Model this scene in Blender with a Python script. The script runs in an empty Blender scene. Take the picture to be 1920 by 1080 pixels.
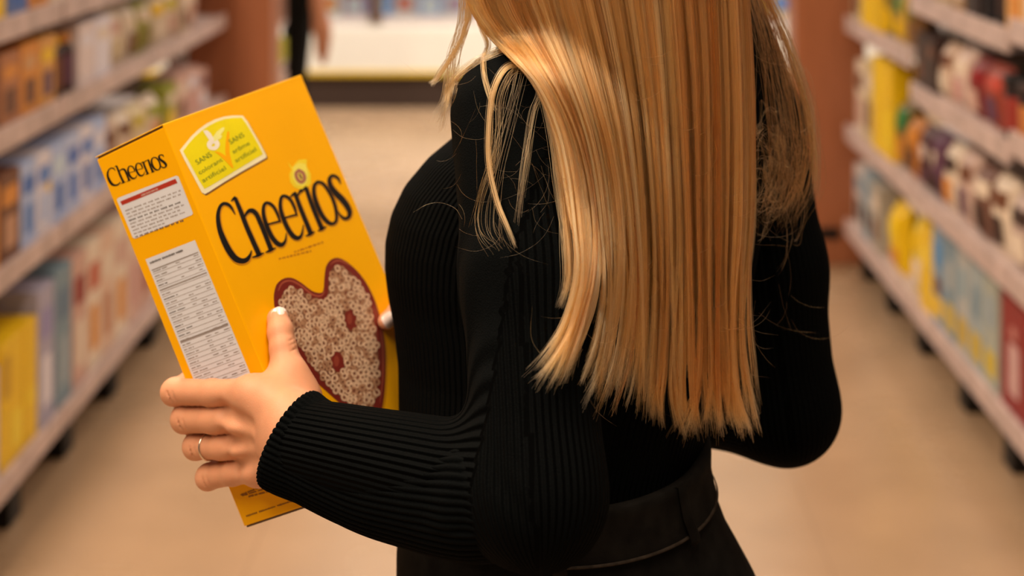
import bpy, bmesh, math, random
import numpy as np
from mathutils import Vector, Matrix

S = bpy.context.scene
COL = S.collection
rng = np.random.default_rng(7)
random.seed(7)

# ------------------------------------------------------------------ camera frame
F, CX, CY, HC = 2800.0, 1010.0, -280.0, 1.5       # focal length in px, vanishing point, eye height

def P(px, py, Y):
    return np.array([(px - CX) / F * Y, Y, HC - (py - CY) / F * Y])

# ------------------------------------------------------------------ materials
TINT = np.array([1.0, 0.77, 0.55])

def lin(c):
    c = np.array(c, float) / 255
    return np.where(c <= .04045, c / 12.92, ((c + .055) / 1.055) ** 2.4)

def seen(r, g, b, k=1.12):
    """surface colour of something that looks r,g,b under the warm shop light"""
    return tuple(np.clip(lin((r, g, b)) / TINT * k, .002, .9))

MATS = {}

def mat(name, col, rough=.5, spec=.4, var=.06, scale=30, bump=0, bscale=200, metal=0, sub=0, coat=0):
    if name in MATS:
        return MATS[name]
    m = bpy.data.materials.new(name)
    m.use_nodes = True
    nt = m.node_tree
    b = nt.nodes['Principled BSDF']
    b.inputs['Roughness'].default_value = rough
    b.inputs['Specular IOR Level'].default_value = spec
    b.inputs['Metallic'].default_value = metal
    b.inputs['Coat Weight'].default_value = coat
    if sub:
        b.inputs['Subsurface Weight'].default_value = sub
        b.inputs['Subsurface Radius'].default_value = (1, .35, .2)
        b.inputs['Subsurface Scale'].default_value = .004
    tc = nt.nodes.new('ShaderNodeTexCoord')
    n = nt.nodes.new('ShaderNodeTexNoise')
    n.inputs['Scale'].default_value = scale
    n.inputs['Detail'].default_value = 4
    nt.links.new(tc.outputs['Object'], n.inputs['Vector'])
    r = nt.nodes.new('ShaderNodeValToRGB')
    r.color_ramp.elements[0].position = .3
    r.color_ramp.elements[1].position = .7
    c = np.array(col[:3])
    r.color_ramp.elements[0].color = (*np.clip(c * (1 - var), 0, 1), 1)
    r.color_ramp.elements[1].color = (*np.clip(c * (1 + var), 0, 1), 1)
    nt.links.new(n.outputs['Fac'], r.inputs['Fac'])
    nt.links.new(r.outputs['Color'], b.inputs['Base Color'])
    if bump:
        n2 = nt.nodes.new('ShaderNodeTexNoise')
        n2.inputs['Scale'].default_value = bscale
        n2.inputs['Detail'].default_value = 6
        nt.links.new(tc.outputs['Object'], n2.inputs['Vector'])
        bp = nt.nodes.new('ShaderNodeBump')
        bp.inputs['Strength'].default_value = bump
        bp.inputs['Distance'].default_value = .002
        nt.links.new(n2.outputs['Fac'], bp.inputs['Height'])
        nt.links.new(bp.outputs['Normal'], b.inputs['Normal'])
    MATS[name] = m
    return m

def cmat(rgb, rough=.45):
    return mat('print_%d_%d_%d' % tuple(rgb), seen(*rgb, .98), rough, .3, .05, 25)

# ------------------------------------------------------------------ object helpers
def tag(o, label=None, cat=None, group=None, kind=None):
    if label: o['label'] = label
    if cat: o['category'] = cat
    if group: o['group'] = group
    if kind: o['kind'] = kind
    return o

def link(o, parent=None):
    COL.objects.link(o)
    if parent is not None:
        o.parent = parent
    return o

def empty(name, loc=(0, 0, 0), rz=0):
    o = bpy.data.objects.new(name, None)
    o.location = loc
    o.rotation_euler = (0, 0, rz)
    o.empty_display_size = .05
    return link(o)

def mesh_obj(name, verts, faces, mats, parent=None, smooth=False, fmat=None):
    me = bpy.data.meshes.new(name)
    me.from_pydata([tuple(map(float, v)) for v in verts], [], [tuple(map(int, f)) for f in faces])
    if not isinstance(mats, (list, tuple)):
        mats = [mats]
    for m in mats:
        me.materials.append(m)
    if fmat is not None:
        me.polygons.foreach_set('material_index', list(map(int, fmat)))
    if smooth:
        me.polygons.foreach_set('use_smooth', [True] * len(me.polygons))
    me.update()
    return link(bpy.data.objects.new(name, me), parent)

class MB:
    """collects simple solids into one mesh"""
    def __init__(s):
        s.v, s.f, s.m = [], [], []
    def add(s, verts, faces, mi=0):
        n = len(s.v)
        s.v += [tuple(v) for v in verts]
        s.f += [tuple(i + n for i in f) for f in faces]
        s.m += [mi] * len(faces)
        return s
    def box(s, lo, hi, mi=0, bev=0):
        bm = bmesh.new()
        bmesh.ops.create_cube(bm, size=1)
        for v in bm.verts:
            for k in range(3):
                v.co[k] = (lo[k] + hi[k]) / 2 + v.co[k] * (hi[k] - lo[k])
        if bev:
            bmesh.ops.bevel(bm, geom=bm.edges[:], offset=bev, segments=2, affect='EDGES', profile=.6)
        bm.verts.index_update()
        s.add([v.co[:] for v in bm.verts], [[v.index for v in f.verts] for f in bm.faces], mi)
        bm.free()
        return s
    def tube(s, pts, rad, n=10, mi=0):
        pts = [Vector(p) for p in pts]
        rs = rad if isinstance(rad, (list, tuple)) else [rad] * len(pts)
        vs, fs = [], []
        for i, p in enumerate(pts):
            d = (pts[min(i + 1, len(pts) - 1)] - pts[max(i - 1, 0)]).normalized()
            a = d.orthogonal().normalized() if i == 0 else (a - d * a.dot(d)).normalized()
            b = d.cross(a)
            for k in range(n):
                t = 2 * math.pi * k / n
                vs.append(p + (a * math.cos(t) + b * math.sin(t)) * rs[i])
        for i in range(len(pts) - 1):
            for k in range(n):
                fs.append((i * n + k, i * n + (k + 1) % n, (i + 1) * n + (k + 1) % n, (i + 1) * n + k))
        fs.append(tuple(range(n))[::-1])
        fs.append(tuple((len(pts) - 1) * n + k for k in range(n)))
        return s.add(vs, fs, mi)
    def lathe(s, prof, c=(0, 0, 0), n=28, mi=0):
        vs, fs = [], []
        for r, z in prof:
            for k in range(n):
                t = 2 * math.pi * k / n
                vs.append((c[0] + r * math.cos(t), c[1] + r * math.sin(t), c[2] + z))
        for i in range(len(prof) - 1):
            for k in range(n):
                fs.append((i * n + k, i * n + (k + 1) % n, (i + 1) * n + (k + 1) % n, (i + 1) * n + k))
        fs.append(tuple(range(n))[::-1])
        fs.append(tuple((len(prof) - 1) * n + k for k in range(n)))
        return s.add(vs, fs, mi)
    def build(s, name, mats, parent=None, smooth=False):
        return mesh_obj(name, s.v, s.f, mats, parent, smooth, s.m)

# ------------------------------------------------------------------ implicit surfaces
def smin(a, b, k):
    h = np.maximum(k - np.abs(a - b), 0) / k
    return np.minimum(a, b) - h * h * k * .25

def smax(a, b, k):
    return -smin(-a, -b, k)

def seg(q, a, b, r0, r1):
    x, y, z = q
    ab = b - a
    L = float(ab @ ab) + 1e-12
    t = np.clip(((x - a[0]) * ab[0] + (y - a[1]) * ab[1] + (z - a[2]) * ab[2]) / L, 0, 1)
    d = np.sqrt((x - a[0] - t * ab[0]) ** 2 + (y - a[1] - t * ab[1]) ** 2 + (z - a[2] - t * ab[2]) ** 2)
    return d - (r0 + (r1 - r0) * t)

def ball(q, c, r):
    return np.sqrt((q[0] - c[0]) ** 2 + (q[1] - c[1]) ** 2 + (q[2] - c[2]) ** 2) - r

def ellip(q, c, r, R=None):
    d = [q[i] - c[i] for i in range(3)]
    if R is not None:
        d = [d[0] * R[0][j] + d[1] * R[1][j] + d[2] * R[2][j] for j in range(3)]
    return (np.sqrt((d[0] / r[0]) ** 2 + (d[1] / r[1]) ** 2 + (d[2] / r[2]) ** 2) - 1) * min(r)

class Loft:
    """stack of ellipses along z: rows of (image y, left x, right x, depth, half depth)"""
    def __init__(s, rows):
        L = []
        for py, l, r, Y, B in rows:
            a, b = P(l, py, Y), P(r, py, Y)
            L.append((a[2], (a[0] + b[0]) / 2, (b[0] - a[0]) / 2, Y, B))
        s.t = np.array(sorted(L))
    def at(s, z):
        t = s.t
        return [np.interp(z, t[:, 0], t[:, k]) for k in (1, 2, 3, 4)]
    def __call__(s, q, cap=True):
        cx, A, cy, B = s.at(q[2])
        d = (np.sqrt(((q[0] - cx) / A) ** 2 + ((q[1] - cy) / B) ** 2) - 1) * np.minimum(A, B)
        if cap:
            d = np.maximum(d, np.maximum(q[2] - s.t[-1, 0], s.t[0, 0] - q[2]))
        return d

def nets(fn, lo, hi, h):
    lo, hi = np.array(lo, float), np.array(hi, float)
    n = np.ceil((hi - lo) / h).astype(int) + 1
    ax = [(lo[i] + h * np.arange(n[i])).astype(np.float32) for i in range(3)]
    q = (ax[0][:, None, None], ax[1][None, :, None], ax[2][None, None, :])
    D = fn(q) + np.zeros(tuple(n), np.float32)
    s = D < 0
    c = np.zeros(tuple(n - 1), np.uint8)
    offs = [(i, j, k) for i in (0, 1) for j in (0, 1) for k in (0, 1)]
    for o in offs:
        c += s[o[0]:n[0] - 1 + o[0], o[1]:n[1] - 1 + o[1], o[2]:n[2] - 1 + o[2]]
    act = (c > 0) & (c < 8)
    I = np.argwhere(act)
    idx = -np.ones(act.shape, np.int64)
    idx[act] = np.arange(len(I))
    val = {o: D[I[:, 0] + o[0], I[:, 1] + o[1], I[:, 2] + o[2]] for o in offs}
    acc = np.zeros((len(I), 3)); cnt = np.zeros(len(I))
    for a in offs:
        for k in range(3):
            if a[k] == 0:
                b = tuple(1 if j == k else a[j] for j in range(3))
                va, vb = val[a], val[b]
                m = (va < 0) != (vb < 0)
                t = va[m] / (va[m] - vb[m])
                p = np.tile(np.array(a, float), (m.sum(), 1)); p[:, k] = t
                acc[m] += p; cnt[m] += 1
    V = lo + h * (I + acc / cnt[:, None])
    quads = []
    for k in range(3):
        u, w = (k + 1) % 3, (k + 2) % 3
        sl0 = [slice(1, -1)] * 3; sl1 = [slice(1, -1)] * 3
        sl0[k] = slice(0, -1); sl1[k] = slice(1, None)
        e = s[tuple(sl0)] != s[tuple(sl1)]
        E = np.argwhere(e)
        ins = s[tuple(sl0)][e]
        E[:, u] += 1; E[:, w] += 1
        def cell(du, dw):
            C = E.copy(); C[:, u] += du; C[:, w] += dw
            return idx[C[:, 0], C[:, 1], C[:, 2]]
        Q = np.stack([cell(-1, -1), cell(0, -1), cell(0, 0), cell(-1, 0)], 1)
        Q[~ins] = Q[~ins][:, ::-1]
        quads.append(Q)
    return V, np.concatenate(quads)

def quad_mesh(name, V, Q, mats, parent=None, attrs=None):
    me = bpy.data.meshes.new(name)
    me.vertices.add(len(V)); me.vertices.foreach_set('co', np.asarray(V, np.float32).ravel())
    me.loops.add(Q.size); me.loops.foreach_set('vertex_index', Q.ravel().astype(np.int32))
    me.polygons.add(len(Q)); me.polygons.foreach_set('loop_start', np.arange(0, Q.size, 4, dtype=np.int32))
    me.polygons.foreach_set('use_smooth', np.ones(len(Q), bool))
    me.update(calc_edges=True); me.validate()
    for m in (mats if isinstance(mats, (list, tuple)) else [mats]):
        me.materials.append(m)
    for k, a in (attrs or {}).items():
        at = me.attributes.new(k, 'FLOAT', 'POINT')
        at.data.foreach_set('value', np.asarray(a, np.float32))
    return link(bpy.data.objects.new(name, me), parent)

def crom(pts, n):
    """catmull-rom resample of rows"""
    p = np.asarray(pts, float)
    p = np.vstack([2 * p[0] - p[1], p, 2 * p[-1] - p[-2]])
    m = len(p) - 3
    t = np.linspace(0, m - 1e-9, n); i = t.astype(int); t = (t - i)[:, None]
    a, b, c, d = p[i], p[i + 1], p[i + 2], p[i + 3]
    return .5 * (2 * b + (c - a) * t + (2 * a - 5 * b + 4 * c - d) * t ** 2 + (3 * b - a - 3 * c + d) * t ** 3)

exec_parts = []
# ================================================================== THE CEREAL BOX
BR = np.array([[0.3935192, -0.823027, -0.40959638],
               [0.91763857, 0.37856494, 0.12094645],
               [0.05551663, -0.42345619, 0.90421389]])      # columns: width, depth, height directions
BT = np.array([-0.16544425, 1.11680617, HC - 0.48708305])    # bottom of the edge between side and front
BW, BD, BH = .198, .0731, .305

def bx(u, v, w):
    return BT + BR @ np.array([u, v, w], float)

def to_box(p):
    return BR.T @ (np.asarray(p) - BT)

def on_plane(px, py, axis, val):
    """where the sight line through a pixel meets the box plane axis=val (box coordinates)"""
    d = P(px, py, 1.0) - np.array([0, 0, HC]); o = np.array([0, 0, HC])
    ol, dl = BR.T @ (o - BT), BR.T @ d
    return ol + dl * ((val - ol[axis]) / dl[axis])

YEL = (.93, .47, .001)
m_yel = mat('yellow_cartonboard', YEL, .45, .12, .025, 12)
m_card = mat('raw_cartonboard', (.13, .085, .055), .8, .2)
m_ink = mat('black_ink', (.006, .005, .005), .45, .3)
m_white = mat('white_print', (.70, .76, .88), .45, .35, .03)
m_grey = mat('grey_small_print', (.27, .24, .24), .5, .3)
m_dgrey = mat('dark_small_print', (.09, .08, .08), .5, .3)
m_red = mat('red_print', (.42, .035, .02), .45, .35)
m_green = mat('lime_print', seen(222, 190, 6), .42, .25)
m_leaf = mat('dark_green_print', (.11, .21, .02), .5, .3)
m_brown = mat('brown_print', (.42, .13, .01), .5, .3)
m_brown2 = mat('dark_brown_print', (.22, .09, .015), .5, .3)
m_glow = mat('pale_yellow_print', seen(250, 200, 70), .42, .4)
m_glow2 = mat('soft_yellow_print', seen(251, 188, 30), .42, .4)
m_bowl = mat('red_bowl_print', (.19, .022, .016), .35, .5)
m_bowl2 = mat('light_red_bowl_print', (.38, .085, .05), .35, .5)
m_oat = mat('oat_print', (.62, .43, .30), .5, .2, .3, 400)
m_oat2 = mat('oat_shade_print', (.20, .075, .045), .5, .2, .4, 250)
m_oat3 = mat('toasted_oat_print', (.40, .22, .13), .5, .2, .3, 400)

cereal = empty('cereal_box', BT)
cereal.rotation_euler = Matrix(BR.tolist()).to_euler()
tag(cereal, 'yellow cereal box with black lettering and heart bowl, held by the woman', 'cereal box')

b = MB().box((0, 0, 0), (BW, BD, BH - .0024), bev=.0009)
b.box((.0, 0.0, BH - .004), (BW, .0012, BH - .0002), bev=.0004)
b.build('carton', m_yel, cereal)
b = MB().box((-.0004, .0002, BH - .0008), (BW, BD, BH), bev=.0003)
b.build('top_flap', mat('worn_yellow_edge', seen(235, 160, 20), .5), cereal)
MB().box((.001, .001, BH - .0025), (BW - .001, BD - .001, BH - .0007)).build('flap_gap', m_card, cereal)
MB().box((.0012, .0012, -.0016), (BW - .001, BD - .0012, .0004)).build('bottom_flap', m_card, cereal)

class Print:
    """flat ink on one face of the box; points are given in photo pixels"""
    def __init__(s, axis):
        s.axis, s.v, s.f, s.m = axis, [], [], []
    def loc(s, p, lift):
        return on_plane(p[0], p[1], s.axis, -lift)
    def poly(s, pts, lift=.0001, mi=0, raw=False):
        n = len(s.v)
        s.v += [p if raw else s.loc(p, lift) for p in pts]
        # ear-free fan is not safe for concave outlines: keep as ngon
        s.f.append(tuple(range(n, n + len(pts)))); s.m.append(mi)
    def stroke(s, pts, lift=.0001, mi=0, n=None, xf=None, closed=False):
        p = np.array(pts, float)
        if n is None: n = 2 if len(p) == 2 else (len(p) - 1) * 6
        c = crom(p, n) if len(p) > 2 else np.array([p[0] + (p[1] - p[0]) * t for t in np.linspace(0, 1, n)])
        d = np.gradient(c[:, :2], axis=0); d /= np.linalg.norm(d, axis=1)[:, None] + 1e-9
        if closed:
            dd = (d[0] + d[-1]) / 2; d[0] = d[-1] = dd / np.linalg.norm(dd)
        nn = np.stack([-d[:, 1], d[:, 0]], 1) * c[:, 2:3] / 2
        A, B = c[:, :2] + nn, c[:, :2] - nn
        base = len(s.v)
        for a, b_ in zip(A, B):
            if xf is not None: a, b_ = xf(a), xf(b_)
            s.v += [s.loc(a, lift), s.loc(b_, lift)]
        for i in range(n - 1):
            s.f.append((base + 2 * i, base + 2 * i + 1, base + 2 * i + 3, base + 2 * i + 2)); s.m.append(mi)
    def build(s, name, mats, parent=None):
        return mesh_obj(name, s.v, s.f, mats, parent or cereal, False, s.m)

# --- the big wordmark, stroke by stroke (coordinates of a 4.7x enlargement)
LETTERS = [
 # C
 [(238,572,6),(205,512,22),(168,482,30),(128,482,30),(100,520,30),(88,590,36),(100,690,42),(135,790,50),(185,890,54),(240,960,54),(295,983,48),(340,972,42),(368,935,26),(384,888,6)],
 # h
 [(238,424,30),(290,550,38),(340,680,40),(395,805,42),(452,930,44)], [(203,456,8),(222,438,22),(244,420,26)], [(388,952,8),(445,934,26),(492,910,8)],
 [(322,600,10),(340,562,26),(368,540,38),(400,545,42),(432,580,40),(465,655,40),(508,760,40),(557,884,42)], [(505,908,8),(550,890,26),(597,866,8)],
 # e
 [(528,660,16),(642,630,18)], [(634,642,12),(616,580,24),(582,512,26),(545,478,28),(508,474,28),(488,515,30),(492,590,34),(520,680,38),(562,770,40),(610,828,42),(650,840,38),(680,806,22),(690,735,5)],
 # e
 [(676,602,16),(788,572,18)], [(780,584,12),(764,520,24),(730,450,26),(692,416,28),(655,414,28),(638,455,30),(640,530,34),(668,620,38),(710,710,40),(755,768,42),(795,780,38),(825,748,22),(840,662,5)],
 # r
 [(768,392,32),(815,520,38),(860,630,38),(908,748,42)], [(722,420,8),(750,396,24),(778,380,26)], [(858,764,8),(903,746,26),(940,722,8)], [(786,420,10),(800,385,20),(820,362,26),(832,374,16)],
 # i
 [(862,336,32),(905,460,38),(950,575,38),(1006,704,42)], [(820,368,6),(845,350,20),(872,330,24)], [(966,718,8),(1003,702,26),(1042,678,8)],
 # s
 [(1166,306,5),(1150,262,22),(1120,236,28),(1086,236,30),(1068,272,36),(1086,332,44),(1130,390,52),(1180,440,54),(1225,500,50),(1248,555,42),(1236,598,34),(1200,608,30),(1165,580,18),(1145,542,5)],
]
LETTER_O = [(965,286,28),(935,322,30),(935,400,36),(965,500,40),(1010,590,40),(1060,645,36),(1102,654,30),(1130,622,28),(1128,540,30),(1100,440,30),(1052,352,28),(1010,300,28),(965,286,28)]

big = lambda p: (p[0] / 4.697 + 390, p[1] / 4.697 + 280)
pr = Print(1)
for L in LETTERS: pr.stroke(L, .00022, xf=big)
pr.stroke(LETTER_O, .00022, n=80, xf=big, closed=True)
pr.build('black_wordmark', m_ink)
pr = Print(1)    # soft brown drop edge printed behind the wordmark
for L in LETTERS: pr.stroke([(x + 5, y + 6, w * 1.22 + 5) for x, y, w in L], .00016, xf=big)
pr.stroke([(x + 5, y + 6, w * 1.22 + 5) for x, y, w in LETTER_O], .00016, n=80, xf=big, closed=True)
pr.build('wordmark_outline', mat('amber_outline_print', seen(196, 118, 4), .45))

# side wordmark: the same letters, fitted to the narrow side
a0, a1, a2 = np.array([(300, 1005), (1225, 612), (128, 465)], float)
t0, t1, t2 = [np.array((x / 4.32 + 180, y / 4.32 + 220)) for x, y in ((158, 556), (555, 408), (118, 408))]
M = np.stack([t1 - t0, t2 - t0], 1) @ np.linalg.inv(np.stack([a1 - a0, a2 - a0], 1))
small = lambda p: tuple(t0 + M @ (np.asarray(p) - a0))
pr = Print(0)
for L in LETTERS: pr.stroke(L, .00022, xf=small)
pr.stroke(LETTER_O, .00022, n=80, xf=small, closed=True)
pr.build('side_wordmark', m_ink)

# glowing oat ring over the i
pr = Print(1)
def zb(pts): return [big(p) for p in pts]
pr.poly(zb([(700,110),(745,160),(770,120),(800,90),(872,88),(868,150),(905,215),(908,300),(880,330),(850,352),(800,350),(760,335),(725,290),(715,220),(735,180)]), .00012, 0)
pr.poly(zb([(752,150),(800,120),(860,130),(880,220),(872,290),(840,325),(780,315),(745,250)]), .00016, 1)
pr.stroke([(800,185,30),(775,215,30),(790,265,30),(825,288,30),(850,260,30),(838,210,30),(800,185,30)], .00026, 2, n=40, xf=big, closed=True)
pr.stroke([(803,215,16),(818,245,18),(826,262,12)], .00024, 3, xf=big)
pr.build('oat_ring_print', [m_glow2, m_glow, mat('pink_oat_print', (.42, .17, .10), .5), m_oat2])

def words_line(pr, a, b, h, lift, mi, seed, wl=(.05, .14), gap=.03):
    """a line of print too small to read: word-long dashes of broken strokes"""
    r = random.Random(seed)
    a, b = np.array(a, float), np.array(b, float)
    t = 0
    while t < .97:
        l = min(r.uniform(*wl), 1 - t)
        k = max(2, int(l * 40))
        for i in range(k):
            s0, s1 = t + l * i / k, t + l * (i + .72) / k
            hh = h * r.uniform(.55, 1)
            p0, p1 = a + (b - a) * s0, a + (b - a) * s1
            pr.stroke([(p0[0], p0[1], hh), (p1[0], p1[1], hh)], lift, mi)
        t += l + gap
pr = Print(1)
words_line(pr, big((625, 965)), big((910, 895)), 4.5, .0001, 0, 3)
words_line(pr, big((760, 905)), big((1030, 812)), 4.5, .0001, 0, 4)
pr.build('front_small_print', m_brown)

# --- lime badge
bd = lambda p: (p[0] / 6.0 + 320, p[1] / 6.0 + 200)
pr = Print(1)
outer = [(102,490),(160,420),(230,335),(310,258),(400,192),(500,142),(600,112),(700,100),(812,100),(870,175),(940,300),(1010,420),(1075,545),(1078,572),(960,640),(800,730),(600,850),(430,960),(385,985),(350,965),(290,850),(220,720),(150,590)]
inner = [(140,500),(200,420),(270,340),(350,270),(430,215),(520,168),(610,138),(700,126),(800,122),(850,190),(920,305),(985,420),(1040,535),(930,600),(780,690),(600,800),(440,895),(380,925),(320,830),(250,700),(190,590)]
pr.poly([bd((x + 14, y + 16)) for x, y in outer], .00008, 2)
pr.poly([bd(p) for p in outer], .0002, 0)
pr.poly([bd(p) for p in inner], .0003, 1)
pr.build('lime_badge', [mat('cream_print', seen(238, 205, 150), .42), m_green, m_brown2])
pr = Print(1)
pr.stroke([(500,505,10),(560,535,34),(620,585,44),(670,640,40),(700,690,14)], .0004, 0, xf=bd)
pr.stroke([(648,280,24),(640,400,40),(640,520,48),(662,610,44),(690,680,20)], .00042, 0, xf=bd)
pr.build('check_mark', m_yel)
pr = Print(1)
pr.stroke([(470,385,60),(435,420,56),(450,462,44),(500,465,44),(525,425,52),(505,390,56),(470,385,60)], .0004, 0, n=40, xf=bd, closed=True)
pr.poly([bd(p) for p in [(365,270),(410,265),(450,300),(490,370),(470,390),(430,370),(395,320)]], .00042, 0)
pr.poly([bd(p) for p in [(470,350),(520,280),(580,235),(605,232),(600,265),(560,320),(580,325),(565,360),(520,375),(490,390)]], .00041, 1)
pr.build('white_emblem', [mat('emblem_white', seen(240, 222, 170), .42), mat('emblem_cream', seen(226, 208, 110), .42)])

def text_mesh(body, spacing=1.0):
    cu = bpy.data.curves.new('lettering', 'FONT'); cu.body = body; cu.space_character = spacing
    cu.resolution_u = 3
    o = bpy.data.objects.new('lettering', cu); COL.objects.link(o)
    bpy.context.view_layer.update()
    dg = bpy.context.evaluated_depsgraph_get()
    me = bpy.data.meshes.new_from_object(o.evaluated_get(dg))
    v = np.array([x.co[:2] for x in me.vertices]); f = [tuple(p.vertices) for p in me.polygons]
    bpy.data.objects.remove(o); bpy.data.curves.remove(cu); bpy.data.meshes.remove(me)
    return v, f
def put_text(pr, body, a, b, h, xf, lift, mi=0):
    """letters along a->b, h tall (enlargement pixels)"""
    v, f = text_mesh(body)
    x0, x1 = v[:, 0].min(), v[:, 0].max()
    a, b = np.array(a, float), np.array(b, float)
    d = b - a; up = np.array([d[1], -d[0]]) / np.linalg.norm(d) * h
    # lean the letters with the box
    up = up + d / np.linalg.norm(d) * (-.06 * h)
    n = len(pr.v)
    for p in v:
        q = a + d * (p[0] - x0) / (x1 - x0) + up * p[1] / .7
        pr.v.append(pr.loc(xf(q), lift))
    pr.f += [tuple(i + n for i in ff) for ff in f]; pr.m += [mi] * len(f)
pr = Print(1)
put_text(pr, 'SANS', (302, 655), (470, 553), 58, bd, .00045)
put_text(pr, 'colorant', (328, 765), (590, 610), 50, bd, .00045)
put_text(pr, 'artificiel', (368, 855), (628, 705), 50, bd, .00045)
put_text(pr, 'SANS', (675, 425), (835, 335), 58, bd, .00045)
put_text(pr, 'arôme', (708, 530), (895, 425), 50, bd, .00045)
put_text(pr, 'artificiel', (738, 630), (970, 495), 50, bd, .00045)
pr.build('badge_lettering', m_leaf)

# --- heart-shaped bowl of oat rings, printed
hz = lambda p: (p[0] / 2.843 + 480, p[1] / 2.843 + 440)
ho = [(97,380),(95,320),(110,265),(145,235),(190,230),(240,255),(300,300),(345,310),(360,290),(365,220),(375,165),(405,130),(450,126),(510,165),(570,230),(620,320),(655,420),(685,560),(692,700),(684,850),(664,960),(630,1018),(560,985),(450,900),(350,812),(285,750),(215,620),(150,490)]
hi_ = [(132,375),(140,320),(165,290),(205,285),(260,310),(310,345),(355,358),(382,320),(388,240),(402,185),(440,168),(490,190),(545,250),(590,330),(625,430),(645,560),(655,700),(645,840),(622,930),(602,968),(540,935),(450,862),(372,792),(305,700),(240,600),(178,480)]
def closed_curve(pts, n): return crom(list(pts) + [pts[0]], n)[:-1]
pr = Print(1)
pr.poly([hz((x + 10, y + 12)) for x, y in closed_curve(ho, 120)], .00005, 3)
pr.poly([hz(p) for p in closed_curve(ho, 120)], .0001, 0)
pr.stroke([(118,300,5),(140,258,9),(185,246,9),(240,272,10),(300,318,10),(345,326,9),(368,300,4)], .00016, 1, xf=hz)
pr.stroke([(395,160,3),(425,140,8),(455,140,8),(500,165,4)], .00016, 1, xf=hz)
pr.stroke([(660,470,3),(676,600,8),(676,760,8),(660,900,3)], .00016, 1, xf=hz)
pr.poly([hz(p) for p in closed_curve(hi_, 110)], .0002, 2)
pr.build('heart_bowl_print', [m_bowl, m_bowl2, m_oat2, mat('deep_amber_print', seen(205, 128, 2), .4)])
def inside(p, poly):
    x, y = p; c = False
    for i in range(len(poly)):
        (x0, y0), (x1, y1) = poly[i - 1], poly[i]
        if (y0 > y) != (y1 > y) and x < (x1 - x0) * (y - y0) / (y1 - y0) + x0: c = not c
    return c
pr = Print(1)
r = random.Random(5)
yy = 185
row = 0
while yy < 970:
    xx = 120 + (row % 2) * 16
    while xx < 660:
        x, y = xx + r.uniform(-8, 8), yy + r.uniform(-8, 8)
        spot = ((x - 507) / 38) ** 2 + ((y - 455) / 58) ** 2 < 1 or ((x - 437) / 34) ** 2 + ((y - 680) / 62) ** 2 < 1
        if inside((x, y), hi_) and not spot:
            a = r.uniform(0, math.pi); ra, rb = r.uniform(11, 16), r.uniform(9, 14)
            sk = -.15
            c = []
            for k in range(13):
                t = 2 * math.pi * k / 12
                ex, ey = ra * math.cos(t), rb * 1.25 * math.sin(t)
                c.append((x + ex * math.cos(a) - ey * math.sin(a) * .75, y + ex * math.sin(a) + ey * math.cos(a), r.uniform(9, 13)))
            pr.stroke(c, .00026 + r.uniform(0, .0001), r.choice((0, 0, 1)), n=22, xf=hz, closed=True)
        xx += 31
    yy += 25; row += 1
pr.build('oat_rings_print', [m_oat, m_oat3])
m_sl = mat('strawberry_light', (.28, .05, .03), .4)
for cx, cy in ((507, 455), (437, 680)):
    pr = Print(1)
    pr.poly([hz((cx + 34 * math.cos(t) + 8 * math.sin(t), cy + 56 * math.sin(t))) for t in np.linspace(0, 2 * math.pi, 24)[:-1]], .00028, 0)
    pr.poly([hz((cx - 8 + 14 * math.cos(t), cy - 6 + 30 * math.sin(t))) for t in np.linspace(0, 2 * math.pi, 20)[:-1]], .0003, 1)
    pr.build('strawberry_print', [m_bowl, m_sl])

# --- side panel: two white tables of small print
s2 = lambda p: (p[0] / 4.32 + 180, p[1] / 4.32 + 220)
s3 = lambda p: (p[0] / 3.724 + 250, p[1] / 3.724 + 430)
pr = Print(0)
pr.poly([s2(p) for p in [(168,668),(180,652),(650,472),(668,480),(785,775),(778,790),(318,982),(298,975)]], .0002, 0)
pr.poly([s2(p) for p in [(195,682),(643,497),(660,532),(212,712)]], .0003, 1)
pr.build('ingredients_panel', [m_white, m_red])
pr = Print(0)
A, B = np.array((195., 682.)), np.array((643., 497.)); dn = np.array((17., 30.))
words_line(pr, s2(A + (B - A) * .36 + dn * .6), s2(A + (B - A) * .66 + dn * .6), 4.5, .0004, 0, 9, (.2, .35))
for i in range(9):
    off = np.array((96., 255.)) * (i + .6) / 9.2
    e = [1, .98, .62, .95, .97, .9, 1, .55, .88][i]
    a, b_ = np.array((232., 742.)) + off * .96, np.array((680., 575.)) + off
    words_line(pr, s2(a), s2(a + (b_ - a) * e), 2.8 if i not in (3, 8) else 3.6, .0003, 1 if i not in (3, 8) else 2, 20 + i)
pr.build('ingredients_small_print', [mat('pale_pink_print', (.6, .42, .38), .5), m_grey, m_dgrey])
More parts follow.
